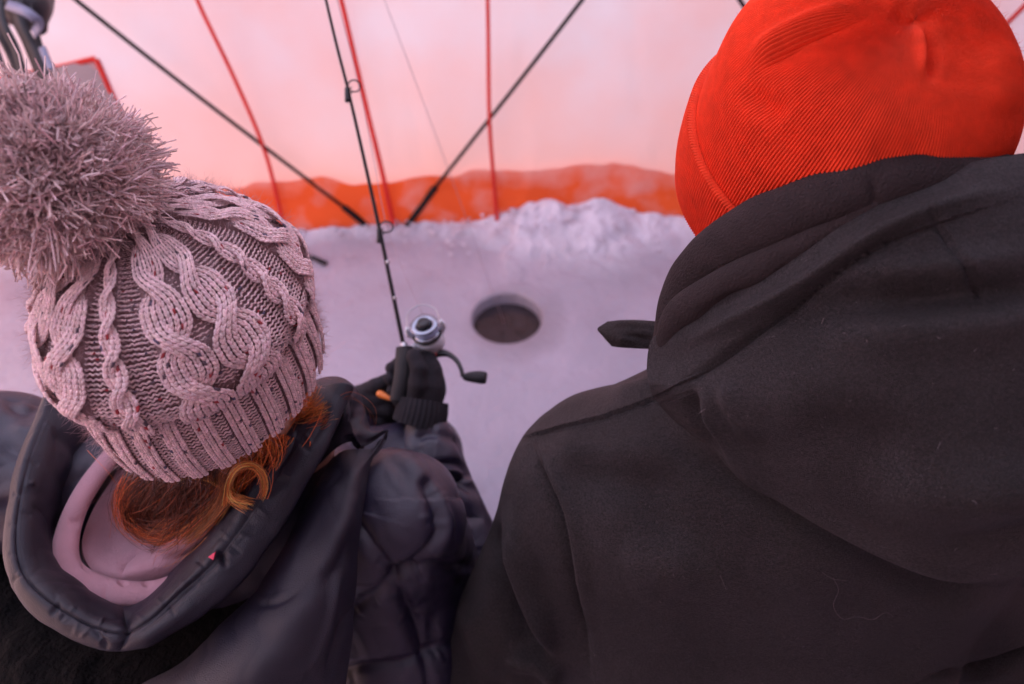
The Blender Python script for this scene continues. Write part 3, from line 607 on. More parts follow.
V = folds(V, Nn, [('groove', [(640, 405), (690, 450), (740, 482), (814, 526), (885, 563), (960, 590), (1030, 588), (1090, 570)], 13, 11)] + [(k_, l_, w_, a_ * 3.0) for k_, l_, w_, a_ in [
    ('sharp', armseam, 4, 4), ('ridge', [(533, 436), (552, 474), (572, 520), (584, 590), (598, 690)], 7, 2.5),
    ('step', [(700, 382), (655, 400), (590, 423), (530, 436)], 14, 1.5),
    ('ridge', [(500, 505), (520, 560), (540, 620), (560, 690)], 9, 7), ('groove', [(480, 500), (500, 560), (515, 620), (545, 690)], 12, 8),
    ('ridge', [(465, 590), (480, 640), (500, 690)], 12, 5), ('groove', [(505, 600), (535, 640), (560, 680)], 9, 5),
    ('ridge', [(500, 660), (540, 668), (560, 690)], 8, 5),
    ('ridge', [(545, 430), (580, 450), (640, 452), (700, 440)], 22, 3), ('groove', [(560, 455), (620, 480), (700, 500)], 26, 4),
    ('ridge', [(600, 590), (680, 560), (760, 570), (860, 610)], 34, 4), ('groove', [(610, 520), (700, 540), (800, 600)], 26, 3.5),
    ('sharp', [(900, 684), (960, 672), (1024, 655), (1060, 640)], 4, 5), ('ridge', [(880, 692), (960, 680), (1040, 660)], 12, 2.5),
    ('ridge', [(610, 392), (640, 388), (660, 378)], 9, 2), ('groove', [(600, 383), (632, 378), (655, 366)], 7, 2),
]] + puckers(armseam, 30, 6, 14, (1.8, 3), (.5, 1.0)) + puckers(yoke, 24, 6, 14, (1.8, 3), (.5, 1.0)))
coat = mesh_from('coat', V, F, M_mcoat, man)

# hood hanging behind the neck
T = [
 [(668, 350, .575), (712, 306, .545), (776, 264, .505), (850, 216, .472), (942, 178, .455), (1040, 160, .455), (1150, 185, .485), (1215, 250, .53), (1235, 330, .60)],
 [(655, 332, .570), (700, 296, .538), (768, 252, .497), (848, 204, .464), (940, 168, .446), (1040, 150, .446), (1155, 172, .475), (1228, 245, .52), (1250, 330, .59)],
 [(648, 342, .568), (698, 316, .530), (772, 282, .485), (855, 236, .450), (950, 200, .433), (1050, 186, .433), (1165, 200, .46), (1238, 260, .51), (1262, 340, .58)],
 [(645, 362, .570), (700, 356, .527), (780, 340, .480), (870, 310, .445), (960, 282, .428), (1060, 268, .428), (1165, 270, .455), (1240, 310, .505), (1265, 370, .57)],
 [(648, 383, .577), (705, 398, .537), (785, 408, .492), (870, 405, .460), (955, 392, .445), (1050, 375, .445), (1150, 370, .47), (1225, 385, .51), (1255, 420, .57)],
 [(655, 402, .587), (715, 434, .552), (795, 468, .512), (875, 497, .485), (960, 508, .452), (1045, 495, .452), (1135, 480, .487), (1200, 470, .525), (1230, 470, .575)],
 [(668, 418, .598), (730, 462, .567), (805, 508, .535), (878, 545, .512), (955, 572, .494), (1030, 570, .490), (1110, 555, .505), (1170, 530, .54), (1205, 510, .58)],
 [(676, 424, .606), (738, 468, .578), (812, 513, .548), (885, 550, .527), (960, 577, .510), (1032, 574, .506), (1108, 558, .52), (1168, 533, .555), (1202, 512, .59)],
 [(690, 420, .640), (750, 460, .615), (822, 500, .590), (890, 532, .570), (965, 555, .55), (1030, 552, .55), (1100, 540, .56), (1155, 518, .59), (1190, 500, .62)],
]
T = [[(a, b, c - (.018 if 4 <= i <= 7 else 0)) for a, b, c in r_] for i, r_ in enumerate(T)]
G = loft(T, 300, 420)
hood = sheet('hood', G, M_mcoat, man, .004, specs=[(k_, l_, w_, a_ * 2.6) for k_, l_, w_, a_ in [
    ('ridge', [(655, 352), (720, 326), (800, 285), (880, 232), (960, 200), (1040, 188)], 9, 3),
    ('sharp', [(660, 388), (700, 372), (740, 345), (800, 300), (850, 262), (905, 232), (960, 215)], 4, 3.5),
    ('step', [(960, 216), (905, 234), (850, 264), (800, 302), (740, 347), (700, 374), (662, 392)], 16, 1.4),
    ('sharp', [(898, 190), (935, 225), (960, 268), (990, 300), (1030, 340)], 2.5, .8), ('ridge', [(906, 190), (943, 222), (968, 262), (998, 294)], 6, .5),
    ('groove', [(820, 302), (880, 302), (950, 298), (1030, 290), (1110, 286)], 15, 3.6), ('ridge', [(800, 336), (900, 332), (1000, 322), (1100, 312)], 24, 3), ('ridge', [(830, 270), (930, 268), (1060, 250)], 16, 2.5),
    ('ridge', [(850, 480), (930, 494), (1000, 492), (1090, 470)], 30, 5), ('groove', [(920, 548), (1000, 535), (1070, 500)], 14, 2.2),
    ('ridge', [(700, 376), (712, 420), (750, 465), (800, 500)], 8, 3.5), ('groove', [(690, 380), (700, 420), (735, 462)], 7, 3), ('ridge', [(722, 370), (735, 410), (765, 445)], 10, 2.5),
    ('ridge', [(656, 380), (700, 440), (760, 480), (820, 518), (890, 553), (960, 578), (1030, 575)], 7, 2.0),
    ('groove', [(760, 330), (820, 310), (880, 300)], 20, 2.5), ('groove', [(780, 420), (850, 440), (920, 445)], 30, 3)]],
    noise=((crumple(N1), 11, .0034), (crumple(N2), 34, .0016), (crumple(N3), 80, .0006)))
# fleece collar layers between hat and hood
def ctube(name, px, ra, rb, m, parent, nn=(), tilt=None, n=160, sides=40, specs=()):
    p = cr(PP(px), n); T_ = np.gradient(p, axis=0); T_ /= np.linalg.norm(T_, axis=1)[:, None]; view = (CAM - p); view /= np.linalg.norm(view, axis=1)[:, None]
    S = np.cross(T_, view); S /= np.linalg.norm(S, axis=1)[:, None]; Nv = np.cross(S, T_); th = np.arange(sides) / sides * 2 * np.pi
    ra = cr(np.array(ra, float)[:, None], n)[:, 0]; rb = cr(np.array(rb, float)[:, None], n)[:, 0]
    G = p[:, None] + (ra[:, None] * np.cos(th))[..., None] * S[:, None] + (rb[:, None] * np.sin(th))[..., None] * Nv[:, None]
    V = G.reshape(-1, 3); F = grid_faces(n, sides, cc=True); Nn = vnormals(V, F); c = np.repeat(p, sides, 0)
    if ((V - c) * Nn).sum() < 0: F = F[:, ::-1]; Nn = -Nn
    for nf, sc, am in nn: V = V + Nn * (nf(V, sc) * am)[:, None]
    if specs: V = folds(V, Nn, specs)
    return mesh_from(name, V, F, m, parent)
ctube('collar', [(672, 345, .60), (690, 292, .570), (730, 250, .528), (790, 218, .488), (860, 192, .465), (930, 180, .462), (1010, 185, .485), (1100, 200, .50), (1180, 250, .54)], [.020, .024, .026, .024, .022, .02, .02, .02, .02], [.02] * 9, M_mfleece, man, nn=((N2, 30, .0015), (N3, 140, .0005)), specs=[('sharp', [(683, 325), (720, 290), (780, 255), (830, 232), (880, 212)], 5, 7), ('sharp', [(868, 172), (874, 190), (876, 212)], 3, 3)])
ctube('fleece_lining', [(664, 355, .575), (680, 318, .552), (716, 293, .525), (770, 262, .495), (830, 230, .470), (890, 200, .458), (960, 190, .472)], [.009, .014, .015, .013, .011, .010, .01], [.012] * 7, M_mfleece, man, nn=((N2, 34, .0015),), specs=[('sharp', [(690, 322), (730, 298), (765, 292)], 5, 5)])
# front storm-flap corner sticking out beyond the shoulder
Tf = [[(706, 326, .60), (684, 324, .635), (662, 322, .66), (642, 320, .668), (620, 320, .672), (613, 320.5, .676), (607, 321, .68)], [(706, 335, .60), (684, 333, .63), (662, 331, .654), (642, 328, .66), (622, 328, .668), (609, 328, .674), (597, 328.5, .682)], [(706, 345, .60), (684, 342, .63), (662, 340, .655), (642, 339, .662), (624, 338, .664), (614, 337.5, .670), (603, 337, .68)], [(706, 356, .60), (684, 353, .635), (660, 349, .66), (642, 348.5, .665), (628, 347.5, .67), (620, 347, .674), (612, 346, .68)]]
fl = sheet('storm_flap', loft(Tf, 50, 110), M_mcoat, man, .005, specs=[('groove', [(610, 334), (635, 337), (658, 344)], 3, 2), ('ridge', [(605, 326), (630, 323), (662, 326)], 3, 1.5), ('groove', [(628, 330), (645, 327), (662, 334)], 3, 2)], noise=((N2, 70, .0012),))
bv = bvh_of(coat, hood)
surf_curve('arm_seam', [(a + 6, b + 2) for a, b in armseam], bv, .00035, M_thread, man, n=120, lift=.0002, dash=.003)
surf_curve('yoke_seam', [(a, b + 5) for a, b in yoke], bv, .00035, M_thread, man, n=80, lift=.0002, dash=.003)
surf_curve('hood_stitching', [(666, 404), (702, 388), (745, 360), (800, 318), (850, 282), (905, 248)], bv, .00035, M_thread, man, n=120, lift=.0002, dash=.003)
surf_curve('hood_stitching', [(905, 188), (942, 222), (968, 264), (998, 296), (1036, 334)], bv, .0003, M_thread, man, n=100, lift=.0002, dash=.003)
surf_curve('lint_thread', [(833, 577), (838, 590), (833, 605), (842, 618), (858, 616), (872, 619), (885, 612), (893, 616)], bv, .00013, M_lint, man, n=60, lift=.0006)
surf_curve('lint_thread', [(720, 575), (723, 582), (726, 589)], bv, .00013, M_lint, man, n=20, lift=.0006)
surf_curve('lint_thread', [(822, 572), (832, 578), (846, 580)], bv, .00012, M_lint, man, n=20, lift=.0006)
# lint specks
sp = []
for k in range(150):
    u, v = rng.uniform(500, 1020), rng.uniform(230, 684); dr = FWD + (u - CX) / FPX * RT + (CY - v) / FPX * UP; dr /= np.linalg.norm(dr); h = bv.ray_cast(Vector(CAM), Vector(dr))
    if h[0] is None: continue
    c = np.array(h[0]) - dr * .0007; r_ = rng.normal(size=3) * rng.choice([.0004, .0007, .0018], p=[.6, .28, .12]); sp.append([c - r_, c + rng.normal(size=3) * .0003, c + r_])
V, F = tubes(np.array(sp), .00013, 5); o = mesh_from('lint_specks', V, F, M_lint, man); o['kind'] = 'stuff'

# beanie: fine-ribbed knit dome, folded cuff, gathered crown
M_beanie = mat('orange_red_knit', (.80, .052, .016), .85, var=.10, var_scale=90, bump=(('noise', 900, .0008),), sheen=.12, spec=.2)
A = P(920, 12, .455); B = P(793, 190, .635)
prof = [(0, .0004), (.004, .014), (.03, .052), (.12, .084), (.28, .106), (.48, .110), (.68, .110), (.86, .107), (1.0, .101)]
bn = Rev(A, B, prof, hint=np.array([1., 0, 0]), k1=1.0, k2=1.05)
def cap(name, t0, t1, h, nth, nt, ribs, m, parent, ribh=.0018, amp2=.0, specs=(), roll=True):
    th = np.arange(nth) / nth * 2 * np.pi; t = np.linspace(t0, t1, nt); TH, TT = np.meshgrid(th, t, indexing='xy')
    rib = np.abs(np.cos(TH * ribs / 2)) ** .7 * ribh * np.clip(TT * 6, .15, 1)
    Pp, N = bn.ev(TH, TT, h); V = Pp.reshape(-1, 3); Nn = N.reshape(-1, 3)
    V = V + Nn * (N1(V, 13) * .0022 * np.clip(TT.ravel() * 5, 0, 1))[:, None]
    if specs: V = folds(V, Nn, specs)
    V = V + Nn * rib.reshape(-1)[:, None]
    inner = V[-nth:] - Nn[-nth:] * .007; V2 = np.concatenate([V, inner, inner - bn.a * .0]); F = grid_faces(nt + 1, nth, cc=True)
    V3 = np.concatenate([V, inner]); 
    if t0 > .05: V3 = np.concatenate([V[:nth] - Nn[:nth] * .007, V3]); F = grid_faces(nt + 2, nth, cc=True)
    return mesh_from(name, V3, F, m, parent)
hatfolds = [('groove', [(742, 84), (765, 104), (790, 120)], 13, 6), ('ridge', [(744, 70), (775, 44), (820, 22), (880, 8)], 11, 9), ('sharp', [(752, 78), (790, 50), (830, 30), (875, 18)], 9, 9),
    ('groove', [(931, 88), (932, 50), (926, 15)], 6, 6), ('ridge', [(921, 82), (921, 50), (918, 20)], 6, 3), ('groove', [(890, 8), (905, 14), (925, 12), (945, 6)], 12, 6),
    ('groove', [(940, 150), (900, 158), (860, 150)], 22, 3), ('ridge', [(985, 40), (1004, 80), (1000, 120)], 20, 5), ('groove', [(958, 20), (962, 60), (950, 100)], 22, 2), ('groove', [(770, 110), (800, 150), (850, 170)], 30, 3)]
hatfolds = [(a, b, c, d * 1.15) for a, b, c, d in hatfolds]
bean = cap('beanie', .0, .97, 0, 2800, 240, 280, M_beanie, man, specs=hatfolds)
cuff = cap('beanie_cuff', .73, 1.0, .0075, 2800, 90, 280, M_beanie, bean, specs=[('groove', [(690, 190), (700, 220), (712, 245)], 10, 2)])
# stray fibres on the wool
def fuzz(fn, n, r, L0, L1, name, m, parent, tr=(.03, .97)):
    th = rng.uniform(0, 2 * np.pi, n); t = rng.uniform(*tr, n); p, nn = fn(th, t)
    d = nn * .7 + rng.normal(size=(n, 3)) * .55; d /= np.linalg.norm(d, axis=1)[:, None]; L = rng.uniform(L0, L1, n)[:, None]; c = rng.normal(size=(n, 3)) * L * .35
    paths = np.stack([p - nn * .0006, p + d * L * .5 + c * .3, p + d * L + c], 1); V, F = tubes(paths, np.tile([r, r * .8, r * .5], (n, 1)), 3)
    o = mesh_from(name, V, F, m, parent); o['kind'] = 'stuff'
fuzz(lambda a, b: bn.ev(a, b, .001), 9000, .00010, .001, .0035, 'wool_fuzz', M_beanie, bean)
hd_c = bn.A + bn.a * bn.L * .78
body_mesh(man, hd_c + np.array([-.005, .0, -.03]), (-.25, .75, -.6), np.array([.26, .37, 1.12]), np.array([.27, .32, .56]), [np.array([.17, .72, .50]), np.array([.40, .72, .50])], [np.array([.18, .76, .10]), np.array([.40, .78, .10])], [np.array([.17, .60, .72]), np.array([.38, .60, .72])], [shl, shr], [ell_, elr], 1.0)
legs_mesh(man, np.array([.27, .32, .58]), [np.array([.17, .72, .50]), np.array([.40, .72, .50])], [np.array([.18, .76, .10]), np.array([.40, .78, .10])])
# ------------------------------------------------------------------ the girl / woman on the left
M_yarn = mat('pink_yarn', (.5, .34, .35), .85, attr=True, var=.16, var_scale=260, bump=(('noise', 1100, .0007),), sheen=.2, spec=.2)
M_yarnb = mat('pink_yarn_ground', (.2, .12, .125), .9)
M_pom = mat('pompom_yarn', (.42, .29, .30), .85, attr=True, var=.12, var_scale=200, sheen=.2, spec=.2)
M_nylon = mat('navy_purple_nylon', (.016, .013, .032), .36, var=.10, var_scale=10, bump=(('wrinkle', 16, .008), ('noise', 1000, .0006)), spec=.6)
M_nylon2 = mat('dark_nylon', (.0095, .0085, .019), .42, var=.10, var_scale=10, bump=(('wrinkle', 10, .008), ('noise', 1000, .0006)), spec=.4)
M_nylon3 = mat('hood_nylon', (.015, .0125, .024), .42, var=.12, var_scale=10, bump=(('wrinkle', 14, .006), ('noise', 1000, .0008)), spec=.45, grain=.08)
M_hoodie = mat('mauve_jersey', (.72, .41, .48), .85, var=.07, var_scale=40, bump=(('weave', 700, .0004), ('noise', 500, .0007)), sheen=.2, spec=.2)
M_bfleece = mat('black_pile_fleece', (.004, .0035, .004), .95, spec=.12, bump=(('noise', 160, .006),))
M_hair = mat('copper_hair', (.4, .13, .03), .38, attr=True, spec=.6, sheen=0)
M_glove = mat('charcoal_knit_glove', (.024, .021, .026), .85, var=.2, var_scale=300, bump=(('noise', 700, .0012),), sheen=.08, spec=.2)
M_pinktag = mat('red_tag', (.75, .05, .12), .6)
girl = thing('person', 'person in pink cable knit hat with pompom and navy hooded coat holding the rod', 'person', 'two anglers sitting side by side')

A = P(134, 220, .488); B = P(219, 377, .605)
L_ = np.linalg.norm(B - A)
gprof = [(0, .002), (.01, .025), (.05, .044), (.14, .069), (.28, .087), (.40, .0955), (.49, .0975), (.565, .0955), (.60, .0885), (.65, .091), (.83, .0925), (1.0, .0885)]
NW, NR = 135, 70
def gdisp(th, t): return 0 * th, .0035 * np.sin(2 * th + .6) * np.sin(np.pi * t) + .002 * np.sin(5 * th + 9 * t) * (t < .6) + .0015 * np.sin(3 * th - 4) * t
ght = Rev(A, B, gprof, hint=np.array([1., 0, 0]), k1=1.0, k2=1.2, disp=gdisp)
# arc fraction where the cuff starts
tcuff = float(np.interp(.60 * ght.L, ght.pr[:, 0], ght.s)); yc = tcuff * NR
TH0 = R(-46)
def smooth(x): x = np.clip(x, 0, 1); return x * x * (3 - 2 * x)
def hat_map(xs, y, yr=None):      # (slot, row) -> (x position, height, kind) ; kind 1 = knit, 0 = purl
    xs = np.asarray(xs, float); y = np.asarray(y, float); slot = np.floor(xs); k = np.mod(slot, 27); yr = y if yr is None else np.asarray(yr, float); X = xs.copy(); H = np.zeros_like(X); K_ = np.zeros_like(X)
    cuffm = yr >= yc
    kc = np.mod(slot, 5); K_ = np.where(cuffm, (kc < 3) * 1.0, K_); H = np.where(cuffm, np.where(kc < 3, .0012 + .0006 * (kc == 1), -.0016), H)
    def rope(start, m, per, cross, mirror, Hh, y0=0):
        nonlocal X, H, K_
        sel = (k >= start) & (k < start + 2 * m) & ~cuffm; j = k - start; yy = np.mod(yr - y0, per) + (y - yr); s = smooth((yy - (per - cross)) / cross); inn = (yy > per - cross) * 1.0
        first = j < m; dirx = np.where(first, 1.0, -1.0) * m; front = first if not mirror else ~first
        up = np.sin(np.pi * np.clip((yy - (per - cross)) / cross, 0, 1)) * inn
        loc = np.mod(j, m) + (xs - slot); rnd = np.sqrt(np.clip(1 - ((loc - m / 2) / (m / 2 + .35)) ** 2, 0, 1))
        X = np.where(sel, xs + dirx * s, X); H = np.where(sel, .0022 + rnd * Hh * .75 + np.where(front, up * Hh, -up * Hh * .7), H); K_ = np.where(sel, 1.0, K_)
    rope(0, 4, 11, 8, False, .0028); rope(8, 4, 11, 8, True, .0028); rope(20, 2, 6, 4.4, False, .0028, 2)
    pur = (K_ < .5) & ~cuffm; H = np.where(pur, -.0018, H)
    # slouch: body rolls over the cuff edge
    return X, H, K_
def fwd_mat(X, Y): return TH0 + X / NW * 2 * np.pi, np.clip(Y / NR, .004, .999)
nr_, ns_ = 7, 7
uu = np.linspace(-1, 1, nr_); prf = np.sqrt(np.clip(1 - np.abs(uu) ** 2.6, 0, 1)) * .96 + .04; thl = np.arange(ns_) / ns_ * 2 * np.pi
tmpl_F = grid_faces(nr_, ns_, cc=True)
def leaves(p0, p1, n, hw, ht, bow=None):
    c = (p0 + p1) / 2; a = (p1 - p0) / 2; b = np.cross(a, n); b /= np.linalg.norm(b, axis=1)[:, None] + 1e-12; nn = np.cross(b, a); nn /= np.linalg.norm(nn, axis=1)[:, None] + 1e-12
    V = c[:, None, None] + a[:, None, None] * uu[None, :, None, None] + prf[None, :, None, None] * (hw[:, None, None, None] * np.cos(thl)[None, None, :, None] * b[:, None, None] + ht[:, None, None, None] * np.sin(thl)[None, None, :, None] * nn[:, None, None])
    V = V + nn[:, None, None] * ((1 - uu ** 2) * .35)[None, :, None, None] * ht[:, None, None, None]
    if bow is not None: V = V + b[:, None, None] * ((1 - uu ** 2))[None, :, None, None] * bow[:, None, None, None]
    F = (tmpl_F[None] + (np.arange(len(c)) * nr_ * ns_)[:, None, None]).reshape(-1, 4); return V.reshape(-1, 3), F
SL, RW = np.meshgrid(np.arange(NW), np.arange(2, NR), indexing='ij'); SL = SL.ravel().astype(float); RW = RW.ravel().astype(float)
_, _, KD = hat_map(SL + .01, RW + .5)
def at_pt(xs, y, yr, dh=0):
    X, H, _ = hat_map(xs, y, yr); th, t = fwd_mat(X, y); return ght.ev(th, t, H + dh)
def local_w(y):
    z = np.clip(y / NR, 0, 1); r = np.interp(z, ght.s, ght.pr[:, 1]); return 2 * np.pi * r / NW
VF, cols = [], []
base = np.array([.86, .64, .645])
def yarn_cols(n):
    c = base * rng.uniform(.82, 1.12, (n, 1)) * (1 + rng.normal(0, .02, (n, 3))); q = rng.random(n)
    c[q < .010] = [.38, .06, .07]; c[(q > .014) & (q < .026)] = [.12, .09, .11]; c[(q > .034) & (q < .040)] = [.13, .11, .17]; c[(q > .045) & (q < .062)] = [.62, .47, .46]; return c
kn = KD > .5
for sgn in (-1, 1):     # two legs of every knit stitch
    s_, y_ = SL[kn], RW[kn]; jit = rng.normal(0, .04, (2, len(s_)))
    e = .02
    p0, n0 = at_pt(s_ + .5 + sgn * .03 - sgn * 0, np.minimum(y_ + 1.28, NR - .05), y_ + .4); p1, n1 = at_pt(s_ + .5 + sgn * .34 + jit[0] * .5, y_ - .12 + jit[1], y_ + .4)
    w_ = local_w(y_); hw = w_ * .27 * rng.uniform(.92, 1.1, len(s_)); V, F = leaves(p0, p1, n0, hw, hw * .95); VF.append((V, F)); cols.append(np.repeat(yarn_cols(len(s_)), nr_ * ns_, 0))
cab = kn & (RW < yc)
pu = (~kn) | cab     # purl: two interlocking horizontal arcs
s_, y_ = SL[pu], RW[pu]
for dy, dh, bw, x0, x1 in ((.22, .0004, 1, .08, .92), (.70, .0001, -1, .56, 1.44)):
    jit = rng.normal(0, .07, len(s_)); p0, n0 = at_pt(s_ + .5 + (x0 - .5), y_ + dy + jit, y_, dh); p1, _ = at_pt(np.minimum(s_ + x1, s_ + .999) if False else s_ + .5 + (x1 - .5), y_ + dy + .08 + jit, y_, dh)
    if True:
        thp, tp = fwd_mat(s_ + x0, y_ + dy + jit); thq, tq = fwd_mat(s_ + x1, y_ + dy + .06 + jit); cb = cab[pu]; hz = np.where(cb, -.0016, -.0018) + dh; p0, n0 = ght.ev(thp, tp, hz); p1, _ = ght.ev(thq, tq, hz)
    ok = np.linalg.norm(p1 - p0, axis=1) < .012; w_ = local_w(y_[ok]); hw = w_ * .20
    V, F = leaves(p0[ok], p1[ok], n0[ok], hw, hw * .95, bow=-bw * w_ * .30); VF.append((V, F)); cols.append(np.repeat(yarn_cols(ok.sum()), nr_ * ns_, 0))
V, F = join(*VF); hat = mesh_from('knit_hat', V, F, M_yarn, girl, cols=np.concatenate(cols))
# inner knitted ground behind the stitches, with rolled brim
th = np.arange(480) / 480 * 2 * np.pi; t = np.linspace(.003, .995, 200); THm, Tm = np.meshgrid(th, t, indexing='xy'); Xs = np.mod((THm - TH0) / (2 * np.pi) * NW, NW)
_, Hh, _ = hat_map(Xs, Tm * NR); 
for _ in range(3): Hh = np.minimum(Hh, np.minimum(np.roll(Hh, 1, 1), np.roll(Hh, -1, 1)))
for _ in range(1): Hh = np.minimum(Hh, np.minimum(np.roll(Hh, 1, 0), np.roll(Hh, -1, 0)))
for ax in (0, 1): Hh = (np.roll(Hh, 1, ax) + np.roll(Hh, -1, ax) + Hh + np.roll(Hh, 2, ax) + np.roll(Hh, -2, ax)) / 5
Pp, Nn = ght.ev(THm, Tm, np.clip(Hh, -.002, .006) * .8 - .0020); Pv = Pp.reshape(-1, 3); inn = Pv[-480:] - Nn.reshape(-1, 3)[-480:] * .006
inn2 = inn - ght.a * .03
mesh_from('hat_lining', np.concatenate([Pv, inn, inn2]), grid_faces(202, 480, cc=True), M_yarnb, hat)
fuzz(lambda a, b: ght.ev(a, b, .0035), 9000, .00011, .003, .010, 'wool_fuzz', mat('yarn_fuzz', (.5, .36, .38), .8), hat)

# pompom: thousands of cut yarn ends on a ball
pc = P(56, 178, .462); pr_ = .058
def pompom(n=36000, ncl=900):
    q = rng.normal(size=(ncl, 3)); q /= np.linalg.norm(q, axis=1)[:, None]; bend = rng.normal(size=(ncl, 3)) * .7
    k = rng.integers(0, ncl, n); d0 = q[k] + rng.normal(size=(n, 3)) * .075; d0 /= np.linalg.norm(d0, axis=1)[:, None]
    L = pr_ * rng.uniform(.93, 1.01, n) * (1 + .05 * N1(d0, 2.2)) * (1 + (rng.random(ncl)[k] - .5) * .10); r0 = pr_ * .50
    bd = bend[k] * .5 + rng.normal(size=(n, 3)) * .22; m = 6; s = np.linspace(0, 1, m)[None, :, None]
    Ld = (L - r0)[:, None, None]; pts = pc + d0[:, None] * (r0 + Ld * s) + bd[:, None] * Ld * s ** 2 * .55 + (rng.normal(size=(n, 3)) * .20)[:, None] * Ld * np.sin(s * 6 + rng.uniform(0, 6, n)[:, None, None])
    rad = np.tile(np.array([.0004, .00044, .00046, .00048, .0005, .00045]), (n, 1)) * rng.uniform(.8, 1.15, (n, 1))
    V, F = tubes(pts, rad, 5); c = np.array([.84, .64, .63]) * rng.uniform(.6, 1.25, (n, 1)) * (1 + rng.normal(0, .025, (n, 3))); pale = rng.random(n) < .03; c[pale] = [.62, .46, .44]
    o = mesh_from('pompom', V, F, M_pom, hat, cols=np.repeat(c, m * 5, 0))
    f = Field(pc - .07, pc + .07, .004); f.add(f.ell(pc, (pr_ * .74,) * 3), 0); V, F = f.nets(); V = V + vnormals(V, F) * (N3(V, 200) * .002)[:, None]; mesh_from('pompom_core', V, F, mat('pompom_core', (.28, .18, .18), .9), o)
pompom()
def pfz(a, b):
    q = np.stack([np.cos(a) * np.sin(b * np.pi), np.sin(a) * np.sin(b * np.pi), np.cos(b * np.pi)], 1); return pc + q * pr_ * .93, q
fuzz(pfz, 6000, .00012, .004, .010, 'wool_fuzz', bpy.data.materials['yarn_fuzz'], hat)

# ---- coat body, quilted sleeves
f = Field((-.62, -.05, .60), (.10, .80, 1.16), .0045)
f.add(f.cone(np.array([-.29, .36, .84]), np.array([-.29, .34, .66]), .12, .155), 0)
f.add(f.cone(np.array([-.37, .35, .84]), np.array([-.23, .35, .84]), .11, .11), .05)
gs = P(392, 520, .775); ge = P(440, 600, .93); gw = P(424, 420, .995)
gsl = P(-8, 470, .80); gel = np.array([-.50, .42, .74]); gwl = P(372, 418, 1.06)
f.add(f.cone(np.array([-.26, .36, .90]), gs, .07, .075), .05); f.add(f.cone(np.array([-.32, .36, .90]), gsl, .08, .088), .05)
f.add(f.cone(gs, ge, .080, .066), .03); f.add(f.cone(P(380, 580, .82), P(415, 720, .84), .075, .09), .03); f.add(f.cone(gsl, gel, .085, .075), .03); f.add(f.cone(gel, gwl + [-.03, -.02, -.01], .07, .045), .02); f.add(f.cone(P(335, 470, .93), P(402, 452, 1.0), .05, .045), .02)
f.sub(f.cone(P(165, 505, .55), P(175, 505, .80), .088, .078), .03)
fe = Field((-.30, .15, .62), (.08, .80, 1.0), .004); fe.add(fe.cone(P(458, 560, .98), P(428, 452, .995), .062, .050), 0); fe.add(fe.cone(P(428, 452, .995), P(427, 447, .995), .050, .048), .01)
V, F = fe.nets(); V, F = subdiv(V, F); Nn = vnormals(V, F); V = V + Nn * (crumple(N1)(V, 18) * .006 + crumple(N2)(V, 50) * .0024 + crumple(N3)(V, 100) * .0009)[:, None]
V = folds(V, Nn, [(k_, l_, w_, a_ * 1.6) for k_, l_, w_, a_ in [('puff', [(395, 470), (430, 488), (460, 480), (490, 462)], 12, 5), ('groove', [(405, 440), (435, 434), (470, 446)], 5, 3), ('groove', [(420, 470), (455, 465), (475, 478)], 5, 5), ('groove', [(415, 492), (450, 478), (485, 500)], 6, 7), ('ridge', [(410, 482), (445, 470), (480, 488)], 5, 4), ('sharp', [(430, 505), (460, 515), (485, 520)], 7, 6), ('ridge', [(400, 425), (420, 419), (446, 420)], 5, 3), ('groove', [(455, 425), (462, 450), (476, 470)], 5, 3), ('groove', [(425, 425), (418, 445), (424, 460)], 5, 2)]])
fore = mesh_from('sleeve', V, F, M_nylon, girl)
V, F = f.nets(); V, F = subdiv(V, F); Nn = vnormals(V, F); V = V + Nn * (crumple(N1)(V, 15) * .006 + crumple(N2)(V, 42) * .0024 + crumple(N3)(V, 95) * .0009)[:, None]
quilt = [[(340, 615), (372, 592), (396, 571), (418, 552), (433, 532), (430, 505), (424, 485)], [(348, 510), (364, 528), (392, 570), (408, 605), (420, 640), (432, 700)], [(396, 571), (430, 560), (470, 566)], [(300, 690), (350, 668), (400, 660), (450, 640)]]
V = folds(V, Nn, [('puff', q, 16, 7) for q in quilt] + [z for q in quilt for z in puckers(q, 16, 8, 20, (1.8, 3.2), (.7, 1.6))] + [('ridge', [(428, 478), (440, 500), (444, 530), (425, 560)], 6, 5), ('groove', [(436, 490), (450, 520), (446, 545)], 4, 3), ('groove', [(380, 450), (400, 470), (412, 500)], 6, 2.5), ('ridge', [(395, 440), (418, 470), (428, 490)], 8, 4), ('groove', [(455, 540), (462, 570), (455, 600)], 7, 4), ('ridge', [(380, 600), (400, 630), (396, 670)], 9, 4), ('groove', [(440, 590), (430, 630), (440, 680)], 8, 5),
    ('groove', [(0, 400), (25, 410), (50, 400)], 6, 6), ('ridge', [(5, 425), (30, 432), (55, 420)], 8, 5), ('groove', [(-10, 440), (20, 455), (40, 470)], 8, 5), ('groove', [(-5, 500), (15, 510), (25, 530)], 8, 6)])
gcoat = mesh_from('coat', V, F, M_nylon, girl)

